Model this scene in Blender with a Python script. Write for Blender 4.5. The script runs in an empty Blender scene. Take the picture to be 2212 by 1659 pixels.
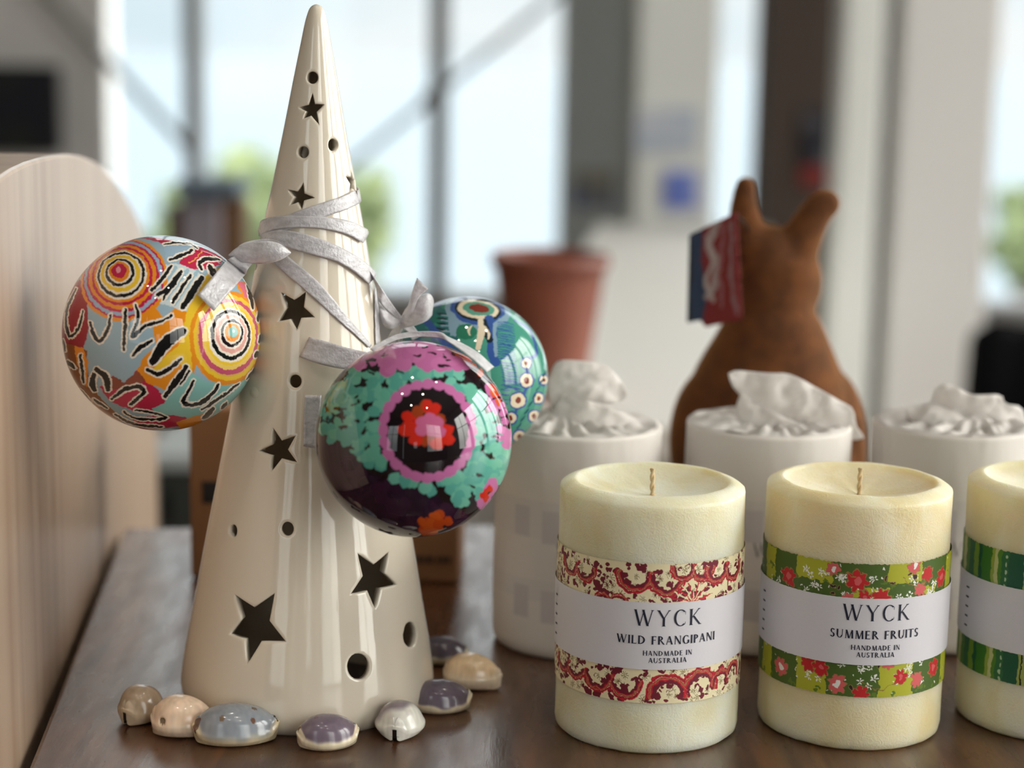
import bpy, bmesh, math, random
import numpy as np
from mathutils import Vector, Matrix, noise
from mathutils.geometry import delaunay_2d_cdt

sc = bpy.context.scene
COL = sc.collection
PI = math.pi
FLOOR = -0.9            # the display table's top is z = 0

# ------------------------------------------------------------------ camera
FPX, IW, IH = 4000.0, 2212, 1659
PITCH, ROLL = math.radians(10.0), math.radians(1.0)
CAM = np.array([0.0, 0.0, 0.253])
_f = np.array([0, math.cos(PITCH), -math.sin(PITCH)])
_r0 = np.array([1.0, 0, 0]); _u0 = np.cross(_r0, _f)
_R = _r0 * math.cos(ROLL) + _u0 * math.sin(ROLL)
_U = _u0 * math.cos(ROLL) - _r0 * math.sin(ROLL)
cd = bpy.data.cameras.new('camera'); cam = bpy.data.objects.new('camera', cd); COL.objects.link(cam)
cam.matrix_world = Matrix(((_R[0], _U[0], -_f[0], CAM[0]), (_R[1], _U[1], -_f[1], CAM[1]), (_R[2], _U[2], -_f[2], CAM[2]), (0, 0, 0, 1)))
cd.sensor_width = 36.0; cd.lens = 36.0 * FPX / IW
cd.clip_start = 0.02; cd.clip_end = 2000
cd.dof.use_dof = True; cd.dof.focus_distance = 0.685; cd.dof.aperture_fstop = 5.2
sc.camera = cam

sc.view_settings.view_transform = 'Standard'
try: sc.view_settings.look = 'None'
except Exception: pass
sc.view_settings.gamma = 1.0
sc.view_settings.exposure = 0.0
sc.view_settings.use_curve_mapping = False
try:
    sc.cycles.use_denoising = True
    sc.cycles.max_bounces = 12; sc.cycles.diffuse_bounces = 6; sc.cycles.transparent_max_bounces = 16
    sc.cycles.sample_clamp_indirect = 8
except Exception: pass

# ------------------------------------------------------------------ sky: bright overcast, the sun behind cloud on the right and behind the viewer
SKY_FRONT, SKY_BACK, SKY_UP, SKY_RIGHT = 1.06, 1.5, 2.6, 4.7
world = bpy.data.worlds.new('sky'); sc.world = world; world.use_nodes = True
wn = world.node_tree; wn.nodes.clear()
def N(t, typ, **kw):
    n = t.nodes.new(typ)
    for k, v in kw.items():
        if k == 'inp':
            for a, b in v.items(): n.inputs[a].default_value = b
        else: setattr(n, k, v)
    return n
_o = N(wn, 'ShaderNodeOutputWorld'); _bg = N(wn, 'ShaderNodeBackground'); _tc = N(wn, 'ShaderNodeTexCoord')
_mp = N(wn, 'ShaderNodeMapping'); _mp.inputs['Scale'].default_value = (1, 1, 2.6)
_ns = N(wn, 'ShaderNodeTexNoise', inp={'Scale': 4.5, 'Detail': 4.0, 'Roughness': 0.5})
_cr = N(wn, 'ShaderNodeValToRGB')
_cr.color_ramp.elements[0].position = 0.34; _cr.color_ramp.elements[0].color = (0.76, 0.89, 0.97, 1)
_cr.color_ramp.elements[1].position = 0.55; _cr.color_ramp.elements[1].color = (1.0, 1.02, 1.03, 1)
_sx = N(wn, 'ShaderNodeSeparateXYZ')
_m1 = N(wn, 'ShaderNodeMapRange', inp={'From Min': 0.45, 'From Max': -0.5, 'To Min': SKY_FRONT, 'To Max': SKY_BACK})
_m2 = N(wn, 'ShaderNodeMapRange', inp={'From Min': 0.06, 'From Max': 0.6, 'To Min': 1.0, 'To Max': SKY_UP})
_m3 = N(wn, 'ShaderNodeMapRange', inp={'From Min': 0.30, 'From Max': 0.75, 'To Min': 0.0, 'To Max': SKY_RIGHT})
_ad = N(wn, 'ShaderNodeMath', operation='ADD')
_wm = N(wn, 'ShaderNodeMapRange', inp={'From Min': 1.2, 'From Max': 3.5, 'To Min': 0.0, 'To Max': 1.0})
_mc = N(wn, 'ShaderNodeMixRGB'); _mc.inputs[2].default_value = (1.0, 0.96, 0.91, 1)
_mm = N(wn, 'ShaderNodeMath', operation='MULTIPLY')
L = wn.links.new
L(_tc.outputs['Generated'], _mp.inputs[0]); L(_mp.outputs[0], _ns.inputs['Vector']); L(_ns.outputs[0], _cr.inputs[0])
L(_tc.outputs['Generated'], _sx.inputs[0]); L(_sx.outputs['Y'], _m1.inputs[0]); L(_sx.outputs['Z'], _m2.inputs[0])
L(_sx.outputs['X'], _m3.inputs[0]); L(_m1.outputs[0], _ad.inputs[0]); L(_m3.outputs[0], _ad.inputs[1]); L(_ad.outputs[0], _mm.inputs[0]); L(_ad.outputs[0], _wm.inputs[0]); L(_wm.outputs[0], _mc.inputs[0]); L(_cr.outputs[0], _mc.inputs[1]); L(_m2.outputs[0], _mm.inputs[1]); L(_mm.outputs[0], _bg.inputs['Strength'])
L(_mc.outputs[0], _bg.inputs['Color']); L(_bg.outputs[0], _o.inputs[0])

def portal(name, loc, rot, sx, sy):
    ld = bpy.data.lights.new(name, 'AREA'); ld.shape = 'RECTANGLE'; ld.size = sx; ld.size_y = sy
    ld.cycles.is_portal = True
    o = bpy.data.objects.new(name, ld); COL.objects.link(o); o.location = loc; o.rotation_euler = rot
# room extents
X0, X1, Y0, Y1, ZC = -2.4, 3.0, -2.8, 4.3, 2.6
portal('daylight_back', ((X0 + X1) / 2, Y1 + 0.12, 0.9), (math.radians(-90), 0, 0), X1 - X0, 3.4)
portal('daylight_right', (X1 + 0.12, 0.9, 1.0), (0, math.radians(90), 0), 2.6, 5.0)
portal('daylight_front', (0.3, Y0 - 0.12, 0.75), (math.radians(90), 0, 0), 4.6, 2.6)

# ------------------------------------------------------------------ picture <-> place
def ray(x, y): return _f + _R * (x - IW / 2) / FPX - _U * (y - IH / 2) / FPX
def at(x, y, Y):
    r = ray(x, y); return CAM + r * (Y / r[1])
def on_z(x, y, z=0.0):
    r = ray(x, y); return CAM + r * ((z - CAM[2]) / r[2])
def zdepth(P): return float((np.asarray(P) - CAM) @ _f)

# ------------------------------------------------------------------ helpers
def srgb(r, g, b):
    f = lambda c: (c / 255) / 12.92 if c <= 10.3 else ((c / 255 + 0.055) / 1.055) ** 2.4
    return (f(r), f(g), f(b), 1.0)
def srgb_np(a):
    a = np.clip(np.asarray(a, float) / 255, 0, 1)
    return np.where(a <= 0.04045, a / 12.92, ((a + 0.055) / 1.055) ** 2.4)

def tag(o, label=None, cat=None, group=None, kind=None):
    if label: o['label'] = label
    if cat: o['category'] = cat
    if group: o['group'] = group
    if kind: o['kind'] = kind
    return o
def thing(name, label, cat, loc=(0, 0, 0), group=None, rot=(0, 0, 0)):
    o = bpy.data.objects.new(name, None); COL.objects.link(o); o.empty_display_size = 0.02
    o.location = Vector([float(c) for c in loc]); o.rotation_euler = rot
    return tag(o, label, cat, group)
def link(name, me, mat=None, parent=None, smooth=True, world_coords=False):
    o = bpy.data.objects.new(name, me); COL.objects.link(o)
    if mat: me.materials.append(mat)
    if smooth: me.polygons.foreach_set('use_smooth', [True] * len(me.polygons))
    if parent:
        o.parent = parent
        if world_coords:    # verts were given in world space
            bpy.context.view_layer.update()
            o.matrix_parent_inverse = parent_matrix(parent).inverted()
    return o
def parent_matrix(o):
    m = Matrix.LocRotScale(o.location, o.rotation_euler, o.scale)
    if o.parent: m = parent_matrix(o.parent) @ o.matrix_parent_inverse @ m
    return m
def mesh(name, v, f):
    me = bpy.data.meshes.new(name)
    me.from_pydata([tuple(map(float, p)) for p in v], [], [tuple(map(int, q)) for q in f]); me.validate(); me.update()
    return me
def obj(name, v, f, mat=None, parent=None, smooth=True, wc=True):
    return link(name, mesh(name, v, f), mat, parent, smooth, wc)
def from_bm(name, bm, mat=None, parent=None, smooth=True, wc=True):
    me = bpy.data.meshes.new(name); bm.to_mesh(me); bm.free()
    return link(name, me, mat, parent, smooth, wc)
def bevel(bm, w, seg=2):
    bmesh.ops.bevel(bm, geom=list(bm.edges), offset=w, segments=seg, profile=0.5, affect='EDGES')
def box_bm(x0, x1, y0, y1, z0, z1, bev=0.0, seg=2, bm=None, mtx=None):
    own = bm is None
    b2 = bmesh.new()
    bmesh.ops.create_cube(b2, size=1)
    for v in b2.verts:
        v.co = Vector(((x0 + x1) / 2 + v.co.x * (x1 - x0), (y0 + y1) / 2 + v.co.y * (y1 - y0), (z0 + z1) / 2 + v.co.z * (z1 - z0)))
    if bev: bevel(b2, bev, seg)
    if mtx is not None: b2.transform(mtx)
    if own: return b2
    me = bpy.data.meshes.new('t'); b2.to_mesh(me); b2.free(); bm.from_mesh(me); bpy.data.meshes.remove(me)
    return bm
def box(name, x0, x1, y0, y1, z0, z1, mat, parent=None, bev=0.0, mtx=None, smooth=False):
    return from_bm(name, box_bm(x0, x1, y0, y1, z0, z1, bev, 2, None, mtx), mat, parent, smooth)
def struct(o): o['kind'] = 'structure'; return o
def lathe(prof, n=96, c=(0, 0, 0)):
    v, f = [], []
    for r, z in prof:
        for k in range(n):
            a = 2 * PI * k / n
            v.append((c[0] + r * math.cos(a), c[1] + r * math.sin(a), c[2] + z))
    for i in range(len(prof) - 1):
        for k in range(n):
            k2 = (k + 1) % n
            f.append((i * n + k, i * n + k2, (i + 1) * n + k2, (i + 1) * n + k))
    return v, f
def grid_faces(nu, nv, close=False):
    f = []
    for i in range(nu - 1):
        for j in range(nv - (0 if close else 1)):
            j2 = (j + 1) % nv
            f.append((i * nv + j, (i + 1) * nv + j, (i + 1) * nv + j2, i * nv + j2))
    return f
def tube(path, rad, n=10, caps=True):
    path = [np.array(p, float) for p in path]; v, f = [], []
    m = len(path); rads = rad if hasattr(rad, '__len__') else [rad] * m
    up = np.array([0.13, 0.21, 0.97])
    for i, p in enumerate(path):
        t = path[min(i + 1, m - 1)] - path[max(i - 1, 0)]; t = t / np.linalg.norm(t)
        a = np.cross(t, up); a /= np.linalg.norm(a); b = np.cross(t, a)
        for k in range(n):
            q = 2 * PI * k / n
            v.append(p + rads[i] * (a * math.cos(q) + b * math.sin(q)))
    f = grid_faces(m, n, True)
    if caps: f += [tuple(range(n)), tuple(range((m - 1) * n, m * n))[::-1]]
    return v, f
def resample(pts, n):
    """Catmull-Rom through the points, n samples evenly in arc length"""
    p = [np.array(q, float) for q in pts]
    p = [2 * p[0] - p[1]] + p + [2 * p[-1] - p[-2]]
    out = []
    for i in range(1, len(p) - 2):
        for t in np.linspace(0, 1, 24, endpoint=False):
            out.append(0.5 * ((2 * p[i]) + (-p[i - 1] + p[i + 1]) * t + (2 * p[i - 1] - 5 * p[i] + 4 * p[i + 1] - p[i + 2]) * t * t + (-p[i - 1] + 3 * p[i] - 3 * p[i + 1] + p[i + 2]) * t ** 3))
    out.append(p[-2]); out = np.array(out)
    d = np.r_[0, np.cumsum(np.linalg.norm(np.diff(out, axis=0), axis=1))]
    s = np.linspace(0, d[-1], n)
    return np.stack([np.interp(s, d, out[:, k]) for k in range(out.shape[1])], 1)
def solidify(o, t, offset=0.0):
    m = o.modifiers.new('thickness', 'SOLIDIFY'); m.thickness = t; m.offset = offset
    return o

# ------------------------------------------------------------------ materials
def mat(name, color=(0.8, 0.8, 0.8, 1), rough=0.5, **kw):
    m = bpy.data.materials.new(name); m.use_nodes = True
    b = m.node_tree.nodes['Principled BSDF']
    b.inputs['Base Color'].default_value = color; b.inputs['Roughness'].default_value = rough
    for k, v in kw.items(): b.inputs[k.replace('_', ' ')].default_value = v
    return m
def P(m): return m.node_tree.nodes['Principled BSDF']
def coords(m, scale, kind='Object'):
    t = m.node_tree; tc = N(t, 'ShaderNodeTexCoord'); mp = N(t, 'ShaderNodeMapping')
    mp.inputs['Scale'].default_value = scale; t.links.new(tc.outputs[kind], mp.inputs[0]); return mp.outputs[0]
def add_noise_color(m, c1, c2, scale=(1, 1, 1), nscale=5, detail=4, lo=0.35, hi=0.65, distort=0.0):
    t = m.node_tree; n = N(t, 'ShaderNodeTexNoise', inp={'Scale': nscale, 'Detail': detail, 'Distortion': distort})
    t.links.new(coords(m, scale), n.inputs['Vector'])
    r = N(t, 'ShaderNodeValToRGB'); r.color_ramp.elements[0].position = lo; r.color_ramp.elements[1].position = hi
    r.color_ramp.elements[0].color = c1; r.color_ramp.elements[1].color = c2
    t.links.new(n.outputs[0], r.inputs[0]); t.links.new(r.outputs[0], P(m).inputs['Base Color'])
    return r
def add_bump(m, strength=0.2, dist=0.001, scale=(1, 1, 1), nscale=50, detail=3, distort=0.0, rough=0.5):
    t = m.node_tree; n = N(t, 'ShaderNodeTexNoise', inp={'Scale': nscale, 'Detail': detail, 'Distortion': distort, 'Roughness': rough})
    t.links.new(coords(m, scale), n.inputs['Vector'])
    b = N(t, 'ShaderNodeBump', inp={'Strength': strength, 'Distance': dist})
    t.links.new(n.outputs[0], b.inputs['Height'])
    old = P(m).inputs['Normal'].links
    if old: t.links.new(old[0].from_socket, b.inputs['Normal'])
    t.links.new(b.outputs[0], P(m).inputs['Normal'])
def attr_color(m, name='paint'):
    t = m.node_tree; a = N(t, 'ShaderNodeAttribute', attribute_name=name)
    t.links.new(a.outputs['Color'], P(m).inputs['Base Color']); return a
def rough_noise(m, lo, hi, scale=(1, 1, 1), nscale=20):
    t = m.node_tree; n = N(t, 'ShaderNodeTexNoise', inp={'Scale': nscale, 'Detail': 4})
    t.links.new(coords(m, scale), n.inputs['Vector'])
    r = N(t, 'ShaderNodeMapRange', inp={'From Min': 0.3, 'From Max': 0.7, 'To Min': lo, 'To Max': hi})
    t.links.new(n.outputs[0], r.inputs[0]); t.links.new(r.outputs[0], P(m).inputs['Roughness'])

M = {}
M['glaze'] = mat('cream_glaze', srgb(222, 212, 194), 0.06, Coat_Weight=0.35, Coat_Roughness=0.03, Specular_IOR_Level=0.6)
add_bump(M['glaze'], 0.30, 0.0006, (1, 1, 0.08), 75, 2)
add_bump(M['glaze'], 0.22, 0.0003, (1, 1, 0.04), 260, 2)
M['wax'] = mat('candle_wax', srgb(240, 232, 200), 0.42, Subsurface_Weight=0.6, Subsurface_Scale=0.014)
P(M['wax']).inputs['Subsurface Radius'].default_value = (1.0, 0.75, 0.4)
add_noise_color(M['wax'], srgb(232, 220, 172), srgb(245, 241, 218), (1, 1, 0.7), 42, 6, 0.3, 0.7, 0.6)
add_bump(M['wax'], 0.45, 0.0008, (1, 1, 0.9), 430, 6, 2.6)
add_bump(M['wax'], 0.18, 0.0012, (1, 1, 0.8), 80, 3, 0.8)
M['wick'] = mat('wick_cotton', srgb(205, 180, 140), 0.9)
M['satin'] = mat('silver_satin', srgb(190, 187, 190), 0.32, Sheen_Weight=0.4, Specular_IOR_Level=0.9, Anisotropic=0.6)
add_bump(M['satin'], 0.6, 0.0005, (1, 1, 1), 1000, 2)
add_noise_color(M['satin'], srgb(176, 173, 176), srgb(204, 202, 206), (1, 1, 2), 260, 4)
add_bump(M['satin'], 0.35, 0.001, (1, 1, 1), 130, 2)
M['ball'] = mat('lacquered_paint', (0.5, 0.5, 0.5, 1), 0.5, Specular_IOR_Level=0.0, Coat_Weight=1.0, Coat_Roughness=0.012, Coat_IOR=1.55)
attr_color(M['ball'])
M['paper'] = mat('printed_paper', (0.8, 0.8, 0.8, 1), 0.55); attr_color(M['paper'])
add_bump(M['paper'], 0.12, 0.0003, (1, 1, 1), 900, 2)
M['label'] = mat('white_label_paper', srgb(222, 220, 226), 0.5)
add_bump(M['label'], 0.15, 0.0003, (1, 1, 1), 700, 2)
M['ink'] = mat('navy_ink', srgb(22, 28, 50), 0.5)
M['ghost_ink'] = mat('faint_ink', srgb(150, 146, 146), 0.7)
M['shell'] = mat('shell', (0.8, 0.8, 0.8, 1), 0.22, Coat_Weight=0.5, Coat_Roughness=0.08, Subsurface_Weight=0.1, Subsurface_Scale=0.004)
attr_color(M['shell']); add_bump(M['shell'], 0.15, 0.0006, (1, 1, 1), 160, 4)
M['table'] = mat('dark_walnut', srgb(96, 70, 54), 0.36, Specular_IOR_Level=0.6)
add_noise_color(M['table'], srgb(58, 34, 20), srgb(104, 68, 42), (9, 1.0, 1), 9, 8, 0.3, 0.72, 0.8)
add_bump(M['table'], 0.22, 0.0005, (8, 1, 1), 60, 6)
add_bump(M['table'], 0.10, 0.0012, (2, 1, 1), 25, 4)
rough_noise(M['table'], 0.20, 0.40, (4, 1, 1), 30); P(M['table']).inputs['Coat Weight'].default_value = 0.35; P(M['table']).inputs['Coat Roughness'].default_value = 0.24
M['panel'] = mat('pale_timber', srgb(190, 160, 132), 0.4, Specular_IOR_Level=0.6, Coat_Weight=0.8, Coat_Roughness=0.28)
add_noise_color(M['panel'], srgb(166, 136, 110), srgb(196, 172, 148), (14, 14, 0.4), 5, 8, 0.3, 0.7)
add_bump(M['panel'], 0.10, 0.0005, (10, 10, 0.35), 40, 6)
M['card'] = mat('cardboard', srgb(128, 90, 58), 0.8)
add_bump(M['card'], 0.1, 0.0005, (1, 1, 1), 200, 3)
M['black'] = mat('matt_black', srgb(14, 14, 16), 0.6)
M['darkprint'] = mat('dark_print', srgb(50, 36, 26), 0.8)
M['wall'] = mat('wall_paint', srgb(232, 230, 228), 0.85); add_bump(M['wall'], 0.1, 0.001, (1, 1, 1), 60)
M['column_grey'] = mat('grey_paint', srgb(206, 214, 216), 0.7); add_bump(M['column_grey'], 0.1, 0.001, (1, 1, 1), 60)
M['column_cream'] = mat('cream_paint', srgb(240, 242, 238), 0.7); add_bump(M['column_cream'], 0.1, 0.001, (1, 1, 1), 60)
M['brown_post'] = mat('brown_post_paint', srgb(84, 70, 62), 0.7); add_bump(M['brown_post'], 0.2, 0.001, (6, 6, 1), 30)
M['dark_gap'] = mat('dark_gap_fill', srgb(58, 50, 44), 0.8)  # dark colour standing in for the gap between column and wall
M['deep_black'] = mat('deep_black_cloth', srgb(6, 6, 8), 0.95, Specular_IOR_Level=0.1)
M['metal'] = mat('grey_frame_paint', srgb(142, 140, 138), 0.45, Metallic=0.2)
M['floor'] = mat('floor_boards', srgb(110, 88, 70), 0.4)
add_noise_color(M['floor'], srgb(88, 68, 52), srgb(122, 98, 78), (1, 8, 1), 4, 6)
M['wall_dark'] = mat('taupe_wall_paint', srgb(128, 120, 110), 0.85); add_bump(M['wall_dark'], 0.1, 0.001, (1, 1, 1), 60)
M['ceil'] = mat('ceiling_paint', srgb(168, 165, 160), 0.9)
M['foliage'] = mat('foliage', srgb(120, 150, 70), 0.6, Transmission_Weight=0.0)
add_noise_color(M['foliage'], srgb(70, 86, 52), srgb(120, 132, 88), (1, 1, 1), 2.2, 5)
M['bark'] = mat('bark', srgb(90, 72, 58), 0.9); add_bump(M['bark'], 0.4, 0.02, (1, 1, 0.3), 8)
M['sea'] = mat('sea_water', srgb(112, 130, 142), 0.18, Specular_IOR_Level=0.9)
add_bump(M['sea'], 0.25, 0.3, (1, 1, 1), 0.6, 3)
M['ground'] = mat('pale_ground', srgb(200, 200, 196), 0.9)
add_noise_color(M['ground'], srgb(128, 136, 136), srgb(160, 164, 164), (1, 1, 1), 0.3, 5)
M['white'] = mat('white_laminate', srgb(232, 230, 224), 0.4); add_bump(M['white'], 0.05, 0.001, (1, 1, 1), 80)
M['plush'] = mat('brown_plush', srgb(150, 92, 38), 0.95, Sheen_Weight=0.7, Sheen_Roughness=0.4)
add_noise_color(M['plush'], srgb(80, 43, 12), srgb(106, 60, 20), (1, 1, 1), 90, 5)
P(M['plush']).inputs['Sheen Tint'].default_value = srgb(230, 170, 100)
add_bump(M['plush'], 0.6, 0.001, (1, 1, 1), 900, 3)
M['leather'] = mat('red_brown_leather', srgb(124, 68, 52), 0.5); add_noise_color(M['leather'], srgb(104, 54, 42), srgb(140, 78, 58), (1, 1, 1), 6, 4)
M['timber'] = mat('brown_timber', srgb(104, 74, 44), 0.5); add_bump(M['timber'], 0.2, 0.001, (8, 8, 1), 20)
# window glass: a thin pane, see-through with a mirror-like skin
g = bpy.data.materials.new('window_glass'); g.use_nodes = True; t = g.node_tree; t.nodes.clear()
go = N(t, 'ShaderNodeOutputMaterial'); gm = N(t, 'ShaderNodeMixShader'); gt = N(t, 'ShaderNodeBsdfTransparent'); gg = N(t, 'ShaderNodeBsdfGlossy')
gt.inputs[0].default_value = (0.97, 0.985, 0.98, 1); gg.inputs['Roughness'].default_value = 0.0
fr = N(t, 'ShaderNodeFresnel'); fr.inputs['IOR'].default_value = 1.45
t.links.new(fr.outputs[0], gm.inputs[0]); t.links.new(gt.outputs[0], gm.inputs[1]); t.links.new(gg.outputs[0], gm.inputs[2]); t.links.new(gm.outputs[0], go.inputs[0])
M['glass'] = g
# tissue paper: thin, lets light through
tm = mat('tissue_paper', srgb(236, 232, 228), 0.6); M['tissue'] = tm; t = tm.node_tree
add_bump(tm, 0.35, 0.002, (1, 1, 1), 90, 4, 0.6)
tr = N(t, 'ShaderNodeBsdfTranslucent'); tr.inputs[0].default_value = srgb(238, 234, 230); mx = N(t, 'ShaderNodeMixShader'); mx.inputs[0].default_value = 0.35
out = [n for n in t.nodes if n.type == 'OUTPUT_MATERIAL'][0]
t.links.new(P(tm).outputs[0], mx.inputs[1]); t.links.new(tr.outputs[0], mx.inputs[2]); t.links.new(mx.outputs[0], out.inputs[0])
wm = mat('wrapped_tissue_print', (0.8, 0.8, 0.8, 1), 0.6); M['wrapper'] = wm; attr_color(wm); add_bump(wm, 0.25, 0.002, (1, 1, 0.6), 45, 4, 0.4)

def paint_attr(me, cols):
    a = me.color_attributes.new('paint', 'FLOAT_COLOR', 'POINT')
    c = np.ones((len(me.vertices), 4), np.float32); c[:, :3] = srgb_np(cols)
    a.data.foreach_set('color', c.ravel())

# ------------------------------------------------------------------ a small painter for hand-painted decoration
class Canvas:
    """flat drawing surface; units are free, res = samples per unit"""
    def __init__(s, x0, y0, x1, y1, res, base, warp=0.0, wl=20.0, seed=0):
        s.x0, s.y0, s.res = x0, y0, res
        s.w, s.h = int((x1 - x0) * res), int((y1 - y0) * res)
        s.img = np.empty((s.h, s.w, 3)); s.img[:] = base
        s.Y, s.X = np.mgrid[0:s.h, 0:s.w]; s.X = s.X / res + x0; s.Y = s.Y / res + y0
        s.rng = np.random.default_rng(seed)
        if warp:
            s.X = s.X + warp * (s._noise(wl) + 0.6 * s._noise(wl / 2.5)); s.Y = s.Y + warp * (s._noise(wl) + 0.6 * s._noise(wl / 2.5))
    def _noise(s, wl):
        gw, gh = max(3, int(s.w / (wl * s.res)) + 3), max(3, int(s.h / (wl * s.res)) + 3)
        g = s.rng.uniform(-1, 1, (gh, gw))
        yy = np.linspace(0, gh - 1.001, s.h); xx = np.linspace(0, gw - 1.001, s.w)
        yi, xi = yy.astype(int), xx.astype(int); fy = yy - yi; fx = xx - xi
        fy = (fy * fy * (3 - 2 * fy))[:, None]; fx = (fx * fx * (3 - 2 * fx))[None]
        a = g[yi][:, xi]; b = g[yi][:, xi + 1]; c = g[yi + 1][:, xi]; d = g[yi + 1][:, xi + 1]
        return a * (1 - fx) * (1 - fy) + b * fx * (1 - fy) + c * (1 - fx) * fy + d * fx * fy
    def _win(s, xa, ya, xb, yb):
        m = 12
        i0 = max(0, int((ya - m - s.y0) * s.res)); i1 = min(s.h, int((yb + m - s.y0) * s.res) + 1)
        j0 = max(0, int((xa - m - s.x0) * s.res)); j1 = min(s.w, int((xb + m - s.x0) * s.res) + 1)
        if i1 <= i0 or j1 <= j0: return None
        return slice(i0, i1), slice(j0, j1)
    def _put(s, w, mask, col):
        v = s.img[w]; v[mask] = col
    def ell(s, cx, cy, rx, ry, col, ang=0.0):
        R = max(rx, ry); w = s._win(cx - R, cy - R, cx + R, cy + R)
        if w is None: return
        x, y = s.X[w] - cx, s.Y[w] - cy; c, n = math.cos(ang), math.sin(ang)
        u, v = x * c + y * n, -x * n + y * c
        s._put(w, (u / rx) ** 2 + (v / ry) ** 2 < 1, col)
    def poly(s, pts, col):
        p = np.array(pts, float); w = s._win(p[:, 0].min(), p[:, 1].min(), p[:, 0].max(), p[:, 1].max())
        if w is None: return
        x, y = s.X[w], s.Y[w]; ins = np.zeros(x.shape, bool); j = len(p) - 1
        for i in range(len(p)):
            xi, yi, xj, yj = *p[i], *p[j]
            if yi != yj: ins ^= ((yi > y) != (yj > y)) & (x < (xj - xi) * (y - yi) / (yj - yi) + xi)
            j = i
        s._put(w, ins, col)
    def stroke(s, pts, wid, col, taper=0.0):
        p = np.array(pts, float)
        if len(p) > 2: p = resample(p, 5 * len(p))
        R = wid / 2; w = s._win(p[:, 0].min() - R, p[:, 1].min() - R, p[:, 0].max() + R, p[:, 1].max() + R)
        if w is None: return
        x, y = s.X[w], s.Y[w]; m = np.zeros(x.shape, bool); n = len(p) - 1
        for i in range(n):
            a, b = p[i], p[i + 1]; d = b - a; l2 = max(d @ d, 1e-9)
            t = np.clip(((x - a[0]) * d[0] + (y - a[1]) * d[1]) / l2, 0, 1)
            q = (i + t) / n; r = R * (1 - taper * np.abs(2 * q - 1) ** 1.6)
            m |= (x - a[0] - t * d[0]) ** 2 + (y - a[1] - t * d[1]) ** 2 < r * r
        s._put(w, m, col)
    def sample(s, x, y):
        j = np.clip(((x - s.x0) * s.res).astype(int), 0, s.w - 1); i = np.clip(((y - s.y0) * s.res).astype(int), 0, s.h - 1)
        return s.img[i, j]
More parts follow.
